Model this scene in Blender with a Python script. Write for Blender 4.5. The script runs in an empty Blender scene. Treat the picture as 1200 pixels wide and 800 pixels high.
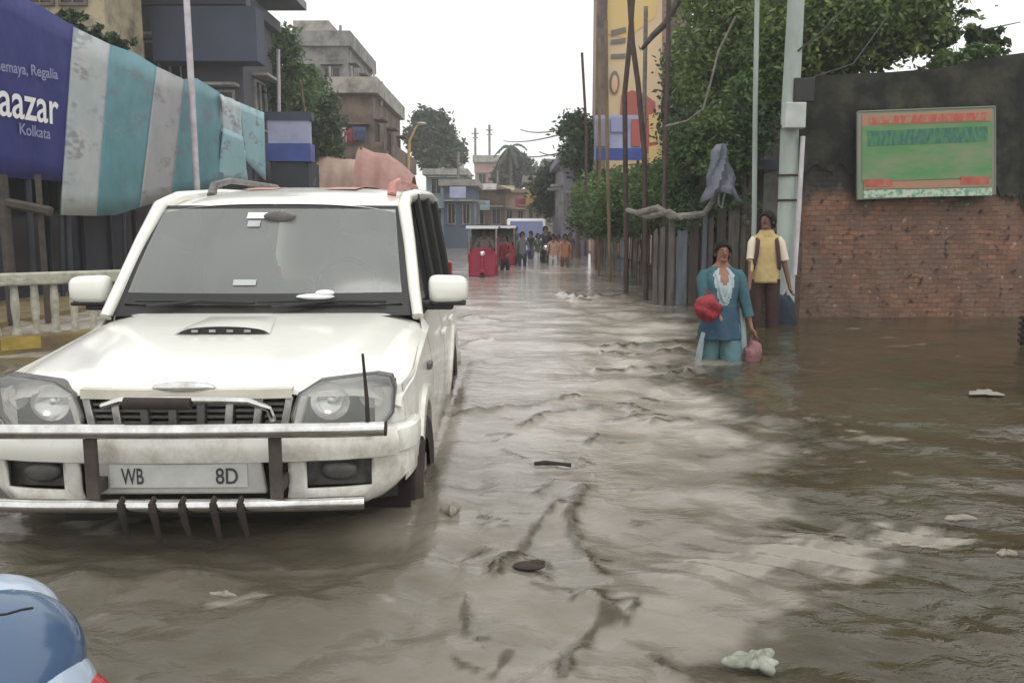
import bpy, bmesh, math, random
import numpy as np
from mathutils import Vector, Matrix
random.seed(7); rng = np.random.default_rng(7)
R = math.radians
sc = bpy.context.scene
col = sc.collection
# ------------------------------------------------------------------ camera, sky, sun, exposure
CAMZ = 1.22; PITCH = R(7.69)
cam = bpy.data.cameras.new('camera'); cam.sensor_width = 36; cam.lens = 30; cam.clip_start = 0.05; cam.clip_end = 2000
co = bpy.data.objects.new('camera', cam); col.objects.link(co)
co.location = (0, 0, CAMZ); co.rotation_euler = (R(90)-PITCH, 0, 0); sc.camera = co
SUN_EL, SUN_ROT = 62, 160
w = bpy.data.worlds.new("World"); sc.world = w; w.use_nodes = True
nt = w.node_tree; nt.nodes.clear()
sky = nt.nodes.new('ShaderNodeTexSky'); sky.sky_type = 'NISHITA'; sky.sun_disc = False
sky.sun_elevation = R(SUN_EL); sky.sun_rotation = R(SUN_ROT); sky.air_density = 1.0; sky.dust_density = 4.0; sky.ozone_density = 1.0
hs = nt.nodes.new('ShaderNodeHueSaturation'); hs.inputs['Saturation'].default_value = 0.12
mx = nt.nodes.new('ShaderNodeMix'); mx.data_type = 'RGBA'; mx.inputs[0].default_value = 0.82
mx.inputs[7].default_value = (11.2, 11.3, 11.2, 1)      # even overcast deck
bg = nt.nodes.new('ShaderNodeBackground'); bg.inputs[1].default_value = 0.11
wo = nt.nodes.new('ShaderNodeOutputWorld')
nt.links.new(sky.outputs[0], hs.inputs['Color']); nt.links.new(hs.outputs[0], mx.inputs[6])
nt.links.new(mx.outputs[2], bg.inputs[0]); nt.links.new(bg.outputs[0], wo.inputs[0])
sd = bpy.data.lights.new('sun', 'SUN'); sd.energy = 0.6; sd.angle = R(25); sd.color = (1, .97, .92)
so = bpy.data.objects.new('sun', sd); col.objects.link(so)
so.rotation_euler = (R(90-SUN_EL), 0, R(180-SUN_ROT))
sc.view_settings.view_transform = 'Standard'; sc.view_settings.look = 'None'
sc.view_settings.exposure = 0.26; sc.view_settings.gamma = 1.0

def P(px, py, Y):
    """world point at world distance Y on the ray through photo pixel (1200x800)"""
    a = (px-600)/1000; b = (400-py)/1000
    dy = math.cos(PITCH)+b*math.sin(PITCH); dz = -math.sin(PITCH)+b*math.cos(PITCH)
    return Vector((a*Y/dy, Y, CAMZ+dz*Y/dy))
def PW(px, py, z=0.0):
    a = (px-600)/1000; b = (400-py)/1000
    dy = math.cos(PITCH)+b*math.sin(PITCH); dz = -math.sin(PITCH)+b*math.cos(PITCH)
    t = (z-CAMZ)/dz
    return Vector((a*t, dy*t, z))
GZ = -0.42     # road level; the water surface is z = 0

# ------------------------------------------------------------------ materials
def mat(name, c, rough=.7, metal=0, c2=None, scale=3.0, bump=0, bscale=None, ior=1.45, alpha=None, detail=6, coords='Object', stretch=None, trans=0, contrast=None, emit=None, coat=0):
    m = bpy.data.materials.new(name); m.use_nodes = True
    n = m.node_tree; b = n.nodes['Principled BSDF']
    b.inputs['Base Color'].default_value = (*c, 1); b.inputs['Roughness'].default_value = rough
    b.inputs['Metallic'].default_value = metal; b.inputs['IOR'].default_value = ior
    if coat: b.inputs['Coat Weight'].default_value = coat; b.inputs['Coat Roughness'].default_value = .08
    if trans: b.inputs['Transmission Weight'].default_value = trans
    if alpha is not None: b.inputs['Alpha'].default_value = alpha
    if c2 is not None or bump:
        tc = n.nodes.new('ShaderNodeTexCoord'); mp = n.nodes.new('ShaderNodeMapping')
        n.links.new(tc.outputs[coords], mp.inputs[0])
        if stretch: mp.inputs['Scale'].default_value = stretch
    if c2 is not None:
        t = n.nodes.new('ShaderNodeTexNoise'); t.inputs['Scale'].default_value = scale; t.inputs['Detail'].default_value = detail
        t.inputs['Roughness'].default_value = .65
        r = n.nodes.new('ShaderNodeValToRGB'); lo, hi = contrast or (.35, .65)
        r.color_ramp.elements[0].position = lo; r.color_ramp.elements[1].position = hi
        r.color_ramp.elements[0].color = (*c, 1); r.color_ramp.elements[1].color = (*c2, 1)
        n.links.new(mp.outputs[0], t.inputs['Vector']); n.links.new(t.outputs['Fac'], r.inputs[0])
        n.links.new(r.outputs[0], b.inputs['Base Color'])
    if bump:
        t2 = n.nodes.new('ShaderNodeTexNoise'); t2.inputs['Scale'].default_value = bscale or scale*4; t2.inputs['Detail'].default_value = 5
        bp = n.nodes.new('ShaderNodeBump'); bp.inputs['Strength'].default_value = bump; bp.inputs['Distance'].default_value = .03
        n.links.new(mp.outputs[0], t2.inputs['Vector']); n.links.new(t2.outputs['Fac'], bp.inputs['Height'])
        n.links.new(bp.outputs[0], b.inputs['Normal'])
    return m
def leafmat(name, c, c2, sc_=1.2):
    m = bpy.data.materials.new(name); m.use_nodes = True; n = m.node_tree; b = n.nodes['Principled BSDF']
    b.inputs['Roughness'].default_value = .55
    at = n.nodes.new('ShaderNodeAttribute'); at.attribute_name = 'tint'
    tc = n.nodes.new('ShaderNodeTexCoord'); t = n.nodes.new('ShaderNodeTexNoise'); t.inputs['Scale'].default_value = sc_
    n.links.new(tc.outputs['Object'], t.inputs['Vector'])
    ad = n.nodes.new('ShaderNodeMath'); ad.operation = 'ADD'; mu = n.nodes.new('ShaderNodeMath'); mu.operation = 'MULTIPLY_ADD'
    mu.inputs[1].default_value = 1.6; mu.inputs[2].default_value = -.8
    n.links.new(t.outputs['Fac'], mu.inputs[0]); n.links.new(mu.outputs[0], ad.inputs[0]); n.links.new(at.outputs['Fac'], ad.inputs[1])
    r = n.nodes.new('ShaderNodeValToRGB'); r.color_ramp.elements[0].color = (*c, 1); r.color_ramp.elements[1].color = (*c2, 1)
    r.color_ramp.elements[0].position = .15; r.color_ramp.elements[1].position = 1.0
    n.links.new(ad.outputs[0], r.inputs[0]); n.links.new(r.outputs[0], b.inputs['Base Color'])
    tr = n.nodes.new('ShaderNodeBsdfTranslucent'); n.links.new(r.outputs[0], tr.inputs[0])
    ms = n.nodes.new('ShaderNodeMixShader'); ms.inputs[0].default_value = .3
    n.links.new(b.outputs[0], ms.inputs[1]); n.links.new(tr.outputs[0], ms.inputs[2])
    n.links.new(ms.outputs[0], n.nodes['Material Output'].inputs[0])
    return m
def brickmat():
    m = bpy.data.materials.new('old_brick'); m.use_nodes = True; n = m.node_tree; b = n.nodes['Principled BSDF']; L = n.links.new
    b.inputs['Roughness'].default_value = .9
    tc = n.nodes.new('ShaderNodeTexCoord'); mp = n.nodes.new('ShaderNodeMapping'); mp.inputs['Rotation'].default_value = (R(90), 0, 0)
    L(tc.outputs['Object'], mp.inputs[0])
    wn = n.nodes.new('ShaderNodeTexNoise'); wn.inputs['Scale'].default_value = 3; L(tc.outputs['Object'], wn.inputs['Vector'])
    wm = n.nodes.new('ShaderNodeMix'); wm.data_type = 'RGBA'; wm.inputs[0].default_value = .075; L(mp.outputs[0], wm.inputs[6]); L(wn.outputs['Color'], wm.inputs[7])
    br = n.nodes.new('ShaderNodeTexBrick'); br.inputs['Scale'].default_value = 4.2; br.inputs['Mortar Size'].default_value = .018
    br.inputs['Mortar Smooth'].default_value = .6; br.inputs['Bias'].default_value = -.1
    br.inputs['Color1'].default_value = (.27, .125, .075, 1); br.inputs['Color2'].default_value = (.12, .07, .055, 1); br.inputs['Mortar'].default_value = (.14, .105, .085, 1)
    L(wm.outputs[2], br.inputs['Vector'])
    # plaster/moss/stain patches
    t = n.nodes.new('ShaderNodeTexNoise'); t.inputs['Scale'].default_value = 1.1; t.inputs['Detail'].default_value = 9; t.inputs['Roughness'].default_value = .7
    L(tc.outputs['Object'], t.inputs['Vector'])
    r1 = n.nodes.new('ShaderNodeValToRGB'); r1.color_ramp.elements[0].position = .40; r1.color_ramp.elements[1].position = .56; L(t.outputs['Fac'], r1.inputs[0])
    m1 = n.nodes.new('ShaderNodeMix'); m1.data_type = 'RGBA'; L(r1.outputs[0], m1.inputs[0]); L(br.outputs['Color'], m1.inputs[6]); m1.inputs[7].default_value = (.155, .10, .072, 1)
    t3 = n.nodes.new('ShaderNodeTexNoise'); t3.inputs['Scale'].default_value = 9; t3.inputs['Detail'].default_value = 4; L(tc.outputs['Object'], t3.inputs['Vector'])
    r3 = n.nodes.new('ShaderNodeValToRGB'); r3.color_ramp.elements[0].position = .64; r3.color_ramp.elements[1].position = .72; L(t3.outputs['Fac'], r3.inputs[0])
    m3 = n.nodes.new('ShaderNodeMix'); m3.data_type = 'RGBA'; L(r3.outputs[0], m3.inputs[0]); L(m1.outputs[2], m3.inputs[6]); m3.inputs[7].default_value = (.33, .25, .2, 1)
    r4 = n.nodes.new('ShaderNodeValToRGB'); r4.color_ramp.elements[0].position = .30; r4.color_ramp.elements[1].position = .42; L(t3.outputs['Fac'], r4.inputs[0])
    m4 = n.nodes.new('ShaderNodeMix'); m4.data_type = 'RGBA'; L(r4.outputs[0], m4.inputs[0]); m4.inputs[6].default_value = (.03, .022, .02, 1); L(m3.outputs[2], m4.inputs[7])
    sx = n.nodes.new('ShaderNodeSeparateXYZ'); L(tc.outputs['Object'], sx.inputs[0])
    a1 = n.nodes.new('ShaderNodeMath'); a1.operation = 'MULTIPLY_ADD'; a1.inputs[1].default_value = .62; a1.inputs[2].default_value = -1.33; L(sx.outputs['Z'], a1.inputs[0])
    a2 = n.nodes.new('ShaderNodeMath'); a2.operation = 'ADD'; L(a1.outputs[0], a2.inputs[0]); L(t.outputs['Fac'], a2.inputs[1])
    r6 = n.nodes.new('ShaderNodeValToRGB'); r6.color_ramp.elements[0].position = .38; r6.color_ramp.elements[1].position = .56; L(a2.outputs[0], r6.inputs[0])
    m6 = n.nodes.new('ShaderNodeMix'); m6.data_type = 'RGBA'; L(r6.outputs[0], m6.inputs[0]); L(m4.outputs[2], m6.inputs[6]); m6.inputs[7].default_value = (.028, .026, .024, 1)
    L(m6.outputs[2], b.inputs['Base Color'])
    bp = n.nodes.new('ShaderNodeBump'); bp.inputs['Strength'].default_value = .8; bp.inputs['Distance'].default_value = .02
    ad = n.nodes.new('ShaderNodeMath'); ad.operation = 'ADD'; L(br.outputs['Fac'], ad.inputs[0]); L(t3.outputs['Fac'], ad.inputs[1]); bp.invert = True
    L(ad.outputs[0], bp.inputs['Height']); L(bp.outputs[0], b.inputs['Normal'])
    return m
def watermat():
    m = bpy.data.materials.new('muddy_water'); m.use_nodes = True; n = m.node_tree; b = n.nodes['Principled BSDF']; L = n.links.new
    tc = n.nodes.new('ShaderNodeTexCoord')
    t = n.nodes.new('ShaderNodeTexNoise'); t.inputs['Scale'].default_value = .55; t.inputs['Detail'].default_value = 6; t.inputs['Distortion'].default_value = .8
    L(tc.outputs['Object'], t.inputs['Vector'])
    r = n.nodes.new('ShaderNodeValToRGB'); r.color_ramp.elements[0].position = .35; r.color_ramp.elements[1].position = .68
    r.color_ramp.elements[0].color = (.040, .034, .017, 1); r.color_ramp.elements[1].color = (.064, .053, .030, 1)
    L(t.outputs['Fac'], r.inputs[0])
    at = n.nodes.new('ShaderNodeAttribute'); at.attribute_name = 'silt_and_sky'
    m1 = n.nodes.new('ShaderNodeMix'); m1.data_type = 'RGBA'; L(at.outputs['Fac'], m1.inputs[0]); L(r.outputs[0], m1.inputs[6]); m1.inputs[7].default_value = (.41, .37, .32, 1)  # pale silt colour, also painted in for reflected sky
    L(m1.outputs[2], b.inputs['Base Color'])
    b.inputs['Roughness'].default_value = .055; b.inputs['IOR'].default_value = 1.34
    mp = n.nodes.new('ShaderNodeMapping'); mp.inputs['Scale'].default_value = (1, 1.6, 1); L(tc.outputs['Object'], mp.inputs[0])
    t2 = n.nodes.new('ShaderNodeTexNoise'); t2.inputs['Scale'].default_value = 7; t2.inputs['Detail'].default_value = 5; t2.inputs['Roughness'].default_value = .55; t2.inputs['Distortion'].default_value = .5
    L(mp.outputs[0], t2.inputs['Vector'])
    bp = n.nodes.new('ShaderNodeBump'); bp.inputs['Strength'].default_value = .35; bp.inputs['Distance'].default_value = .03
    L(t2.outputs['Fac'], bp.inputs['Height']); L(bp.outputs[0], b.inputs['Normal'])
    return m
M = {}
def mm(k, *a, **kw): M[k] = mat(k, *a, **kw)
mm('car_paint', (.80, .79, .73), .24, c2=(.70, .69, .62), scale=1.3, coat=.6, contrast=(.42, .75), detail=8)
mm('car_grime', (.62, .60, .52), .45, c2=(.40, .37, .30), scale=4, contrast=(.4, .8), detail=8)
mm('chrome', (.72, .72, .71), .16, 1, c2=(.5, .48, .45), scale=12)
mm('dull_chrome', (.55, .55, .54), .32, .9, c2=(.3, .3, .29), scale=9)
mm('windscreen', (.27, .28, .27), .10, ior=1.8, c2=(.35, .36, .345), scale=1.6, contrast=(.35, .7), alpha=.55)
mm('seat_cloth', (.22, .20, .18), .9)
mm('dark_glass', (.012, .014, .014), .06, ior=1.5)
mm('black_trim', (.02, .02, .02), .5)
mm('black_rubber', (.018, .017, .017), .8, c2=(.05, .035, .03), scale=6)
mm('grille_grey', (.16, .155, .15), .4, .3, c2=(.09, .085, .08), scale=10)
mm('lamp_bowl', (.82, .82, .80), .16, .9)
mm('lamp_lens', (.55, .56, .55), .05, alpha=.36, ior=1.6)
mm('lamp_red', (.4, .02, .02), .2)
mm('lamp_amber', (.6, .25, .08), .25)
mm('plate_white', (.52, .52, .49), .5, c2=(.38, .37, .34), scale=6)
mm('plate_pale', (.60, .60, .57), .5, c2=(.48, .48, .45), scale=9)
mm('plate_ink', (.05, .05, .06), .6)
mm('paper', (.82, .83, .83), .6)
mm('maroon', (.020, .008, .009), .8)
mm('recess_grey', (.16, .155, .14), .6, c2=(.08, .075, .065), scale=14, contrast=(.4, .6))
mm('brown_paint', (.09, .075, .06), .6, c2=(.05, .04, .035), scale=10)
mm('roof_red', (.42, .15, .12), .5, c2=(.5, .28, .24), scale=3)
mm('blue_board', (.012, .018, .14), .6, c2=(.018, .024, .18), scale=.8, bump=1.0, bscale=1.6)
mm('board_white', (.78, .78, .8), .5)
mm('board_pale', (.26, .27, .46), .5)
mm('ban_grey', (.36, .42, .43), .5, c2=(.48, .50, .50), scale=1.2, bump=1.0, bscale=1.6)
mm('ban_teal', (.075, .22, .245), .5, c2=(.13, .30, .35), scale=1.0, bump=1.0, bscale=1.6)
mm('ban_pink', (.40, .38, .40), .5, c2=(.30, .33, .34), scale=1.5, bump=1.0, bscale=1.6)
mm('ban_white', (.62, .68, .70), .5, c2=(.42, .55, .58), scale=1.2, bump=1.0, bscale=1.6)
mm('ban_light', (.26, .48, .54), .5, c2=(.35, .55, .60), scale=1.2, bump=1.0, bscale=1.6)
mm('ban_print', (.34, .37, .39), .6, c2=(.20, .21, .23), scale=9, contrast=(.42, .58), stretch=(1, .8, 2.2), detail=3)
mm('teal_print', (.10, .25, .28), .6, c2=(.13, .17, .20), scale=9, contrast=(.42, .58), stretch=(1, .8, 2.2), detail=3)
mm('wood_dark', (.04, .032, .028), .8, c2=(.07, .06, .05), scale=8)
mm('bamboo', (.22, .16, .09), .7, c2=(.12, .08, .05), scale=10, stretch=(1, 1, .2))
mm('bamboo_dark', (.045, .03, .028), .8, c2=(.09, .06, .05), scale=6)
mm('concrete', (.34, .33, .31), .85, c2=(.24, .235, .22), scale=4, bump=.4)
mm('concrete_pale', (.40, .39, .36), .85, c2=(.16, .15, .14), scale=1.8, contrast=(.42, .7), bump=.4)
mm('concrete_green', (.40, .46, .42), .8, c2=(.28, .32, .29), scale=3, bump=.3, stretch=(1, 1, .3))
mm('rail_white', (.50, .49, .42), .8, c2=(.26, .25, .18), scale=6, bump=.5, contrast=(.35, .7))
mm('mossy_kerb', (.13, .10, .07), .9, c2=(.24, .18, .07), scale=3, bump=.5)
mm('yellow_paint', (.45, .33, .06), .7, c2=(.28, .2, .05), scale=7)
mm('shop_dark', (.018, .022, .032), .7, c2=(.04, .045, .055), scale=1)
mm('slate', (.10, .098, .115), .8, c2=(.08, .08, .095), scale=.6, bump=.3)
mm('slate_blue', (.05, .06, .095), .7, c2=(.035, .042, .065), scale=.6)
mm('sheet_metal', (.16, .18, .22), .5, .3, c2=(.10, .11, .14), scale=2)
mm('cream', (.40, .34, .23), .85, c2=(.11, .09, .065), scale=1.3, contrast=(.45, .68), bump=.3)
mm('cream_grey', (.38, .36, .32), .85, c2=(.13, .12, .105), scale=1.5, contrast=(.42, .68), bump=.3)
mm('grey_plaster', (.26, .25, .24), .9, c2=(.08, .078, .075), scale=1.1, contrast=(.42, .66), bump=.3)
mm('brown_plaster', (.19, .14, .11), .9, c2=(.06, .045, .04), scale=1.1, contrast=(.42, .66), bump=.3)
mm('violet_plaster', (.25, .23, .29), .85, c2=(.18, .17, .22), scale=.6)
mm('pink_plaster', (.45, .30, .25), .85, c2=(.32, .22, .19), scale=.5)
mm('yellow_plaster', (.55, .40, .14), .85, c2=(.42, .30, .11), scale=.5)
mm('teal_plaster', (.22, .33, .34), .85, c2=(.15, .22, .24), scale=.5)
mm('blue_plaster', (.10, .14, .20), .85, c2=(.14, .18, .24), scale=.5)
mm('white_plaster', (.6, .6, .57), .85, c2=(.42, .42, .4), scale=.5)
mm('pane', (.015, .017, .02), .2)
mm('rust_roof', (.22, .12, .085), .8, c2=(.30, .24, .21), scale=1.2)
mm('tarp_pink', (.42, .24, .20), .7, c2=(.32, .17, .15), scale=1.5, bump=.6, bscale=3)
mm('tarp_peach', (.50, .36, .28), .7, c2=(.38, .26, .21), scale=1.5, bump=.6, bscale=3)
mm('tarp_grey', (.17, .18, .22), .7, c2=(.10, .11, .14), scale=2.5, bump=.5, bscale=4)
mm('sign_blue', (.04, .08, .30), .5, c2=(.03, .05, .2), scale=2)
mm('sign_pale', (.36, .38, .52), .6, c2=(.28, .29, .44), scale=2)
mm('sign_green', (.08, .25, .085), .7, c2=(.20, .25, .14), scale=2.2, contrast=(.38, .62), stretch=(.6, 1, 2))
mm('sign_border', (.25, .24, .2), .6, c2=(.2, .24, .17), scale=3)
mm('sign_red', (.36, .07, .055), .6, c2=(.42, .17, .11), scale=5)
mm('sign_orange', (.40, .19, .12), .6, c2=(.30, .22, .14), scale=3)
mm('sign_ink', (.05, .13, .14), .6, c2=(.08, .24, .14), scale=14)
mm('worn_letters', (.075, .22, .09), .7, c2=(.045, .125, .115), scale=18, contrast=(.40, .60), stretch=(1.6, 1, .55), detail=3)
mm('worn_red', (.36, .20, .13), .7, c2=(.42, .09, .07), scale=14, contrast=(.42, .56), stretch=(1.3, 1, .6), detail=3)
mm('sign_cream', (.5, .55, .42), .6, c2=(.1, .3, .22), scale=16, contrast=(.45, .6))
mm('black_plaster', (.012, .014, .012), .95, c2=(.075, .072, .045), scale=2.2, contrast=(.44, .74), bump=.7, bscale=6, detail=10)
mm('hoard_yellow', (.62, .42, .12), .6, c2=(.58, .44, .22), scale=.4)
mm('hoard_pale', (.62, .47, .28), .6, c2=(.55, .42, .26), scale=.5)
mm('hoard_peach', (.60, .36, .24), .6)
mm('hoard_red', (.36, .09, .07), .6)
mm('hoard_ink', (.16, .13, .12), .6)
mm('skin', (.26, .13, .085), .55)
mm('skin_dark', (.17, .085, .06), .55)
mm('hair', (.006, .005, .005), .9, c2=(.014, .011, .01), scale=30, bump=.8, bscale=60)
mm('eye', (.35, .33, .31), .4)
mm('lips', (.2, .06, .05), .5)
mm('teal_cloth', (.04, .10, .125), .85, c2=(.05, .13, .15), scale=8, bump=.5, bscale=14)
mm('blue_cloth', (.03, .065, .11), .85, c2=(.04, .09, .14), scale=8, bump=.5, bscale=14)
mm('pale_cloth', (.42, .49, .51), .85, c2=(.28, .36, .38), scale=14, bump=.5, bscale=14)
mm('teal_light', (.11, .19, .20), .8, c2=(.10, .2, .22), scale=9, bump=.5, bscale=14)
mm('red_bag', (.30, .025, .03), .6, c2=(.17, .012, .025), scale=10, bump=.8, bscale=16)
mm('pink_bag', (.26, .12, .13), .6, c2=(.12, .05, .06), scale=18, contrast=(.5, .62))
mm('yellow_shirt', (.50, .38, .17), .85, c2=(.42, .31, .14), scale=8, bump=.5, bscale=14)
mm('cream_sleeve', (.62, .55, .42), .85)
mm('trouser', (.035, .018, .016), .85, c2=(.05, .025, .02), scale=8)
mm('strap_brown', (.06, .03, .035), .8)
mm('navy_cloth', (.012, .022, .035), .8, c2=(.02, .035, .05), scale=10, bump=.6, bscale=9)
for k, c in dict(c_red=(.25, .04, .05), c_grey=(.13, .15, .16), c_dark=(.035, .035, .045), c_orange=(.42, .17, .10), c_peach=(.50, .32, .24), c_white=(.6, .6, .62), c_green=(.08, .12, .09), c_blue=(.05, .08, .16), c_brown=(.14, .07, .05)).items(): mm(k, c, .85, c2=tuple(x*.7 for x in c), scale=6)
mm('clear_glass', (.3, .3, .3), .05, alpha=.12)
mm('rick_red', (.32, .015, .045), .35, c2=(.25, .012, .04), scale=3)
mm('rick_green', (.04, .13, .10), .4)
mm('van_blue', (.05, .08, .24), .2)
mm('van_white', (.72, .73, .74), .35)
mm('scoot_blue', (.38, .45, .56), .2, c2=(.44, .51, .61), scale=2, coat=.5)
mm('scoot_navy', (.06, .11, .20), .2, coat=.5)
mm('scoot_red', (.45, .02, .03), .25, coat=.4)
mm('bark', (.10, .085, .07), .9, c2=(.16, .14, .12), scale=8, bump=.8)
mm('branch_pale', (.25, .23, .21), .9, c2=(.14, .12, .1), scale=8, bump=.8)
mm('plank', (.15, .135, .12), .9, c2=(.065, .055, .05), scale=5, bump=.5, stretch=(3, 3, .4))
mm('plank_dark', (.09, .07, .06), .9, c2=(.05, .045, .04), scale=5, bump=.5, stretch=(3, 3, .4))
mm('plank_blue', (.15, .18, .21), .85, c2=(.09, .10, .11), scale=5, bump=.5, stretch=(3, 3, .4))
mm('wire', (.03, .03, .03), .6)
mm('box_white', (.5, .53, .5), .6, c2=(.38, .4, .38), scale=5)
mm('pvc', (.55, .52, .55), .5, c2=(.4, .36, .38), scale=5)
mm('litter', (.25, .23, .19), .6, c2=(.25, .22, .18), scale=12)
mm('litter_green', (.14, .16, .11), .6, c2=(.36, .36, .31), scale=20)
mm('twig', (.035, .025, .02), .8)
mm('road', (.06, .055, .05), .9, c2=(.09, .08, .07), scale=2)
def dirty(m):
    n = m.node_tree; b = n.nodes['Principled BSDF']; L = n.links.new; src = b.inputs['Base Color'].links[0].from_socket
    tc = n.nodes.new('ShaderNodeTexCoord'); sx = n.nodes.new('ShaderNodeSeparateXYZ'); L(tc.outputs['Object'], sx.inputs[0])
    t = n.nodes.new('ShaderNodeTexNoise'); t.inputs['Scale'].default_value = 7; t.inputs['Detail'].default_value = 9; t.inputs['Roughness'].default_value = .75; L(tc.outputs['Object'], t.inputs['Vector'])
    a = n.nodes.new('ShaderNodeMath'); a.operation = 'MULTIPLY_ADD'; a.inputs[1].default_value = -.42; a.inputs[2].default_value = .33; L(sx.outputs['Z'], a.inputs[0])
    c = n.nodes.new('ShaderNodeMath'); c.operation = 'ADD'; L(a.outputs[0], c.inputs[0]); L(t.outputs['Fac'], c.inputs[1])
    r_ = n.nodes.new('ShaderNodeValToRGB'); r_.color_ramp.elements[0].position = .46; r_.color_ramp.elements[1].position = .78; L(c.outputs[0], r_.inputs[0])
    x = n.nodes.new('ShaderNodeMix'); x.data_type = 'RGBA'; L(r_.outputs[0], x.inputs[0]); L(src, x.inputs[6]); x.inputs[7].default_value = (.40, .355, .28, 1); L(x.outputs[2], b.inputs['Base Color'])
def smudge(m, c, sc1=1.1, sc2=5.0):
    n = m.node_tree; b = n.nodes['Principled BSDF']; L = n.links.new; src = b.inputs['Base Color'].links[0].from_socket
    tc = n.nodes.new('ShaderNodeTexCoord'); mp = n.nodes.new('ShaderNodeMapping'); mp.inputs['Scale'].default_value = (1, .9, 2.6); L(tc.outputs['Object'], mp.inputs[0])
    t1 = n.nodes.new('ShaderNodeTexNoise'); t1.inputs['Scale'].default_value = sc1; t1.inputs['Detail'].default_value = 2; L(mp.outputs[0], t1.inputs['Vector'])
    t2 = n.nodes.new('ShaderNodeTexNoise'); t2.inputs['Scale'].default_value = sc2; t2.inputs['Detail'].default_value = 4; L(mp.outputs[0], t2.inputs['Vector'])
    r1 = n.nodes.new('ShaderNodeValToRGB'); r1.color_ramp.elements[0].position = .54; r1.color_ramp.elements[1].position = .62; L(t1.outputs['Fac'], r1.inputs[0])
    r2 = n.nodes.new('ShaderNodeValToRGB'); r2.color_ramp.elements[0].position = .42; r2.color_ramp.elements[1].position = .56; L(t2.outputs['Fac'], r2.inputs[0])
    mu = n.nodes.new('ShaderNodeMath'); mu.operation = 'MULTIPLY'; L(r1.outputs[0], mu.inputs[0]); L(r2.outputs[0], mu.inputs[1])
    m2 = n.nodes.new('ShaderNodeMath'); m2.operation = 'MULTIPLY'; m2.inputs[1].default_value = .7; L(mu.outputs[0], m2.inputs[0])
    x = n.nodes.new('ShaderNodeMix'); x.data_type = 'RGBA'; L(m2.outputs[0], x.inputs[0]); L(src, x.inputs[6]); x.inputs[7].default_value = (*c, 1); L(x.outputs[2], b.inputs['Base Color'])
for k_ in ('ban_grey', 'ban_pink', 'ban_white'): smudge(M[k_], (.20, .19, .21))
for k_ in ('ban_teal', 'ban_light'): smudge(M[k_], (.16, .17, .20))
dirty(M['car_paint']); dirty(M['car_grime'])
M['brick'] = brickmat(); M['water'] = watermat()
M['leaf_dark'] = leafmat('leaf_dark', (.022, .045, .018), (.085, .145, .045))
M['leaf_mid'] = leafmat('leaf_mid', (.035, .075, .022), (.14, .23, .065), .9)
M['leaf_airy'] = leafmat('leaf_airy', (.036, .072, .02), (.21, .28, .07), .8)
M['leaf_far'] = leafmat('leaf_far', (.04, .055, .035), (.09, .12, .07), .4)

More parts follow.
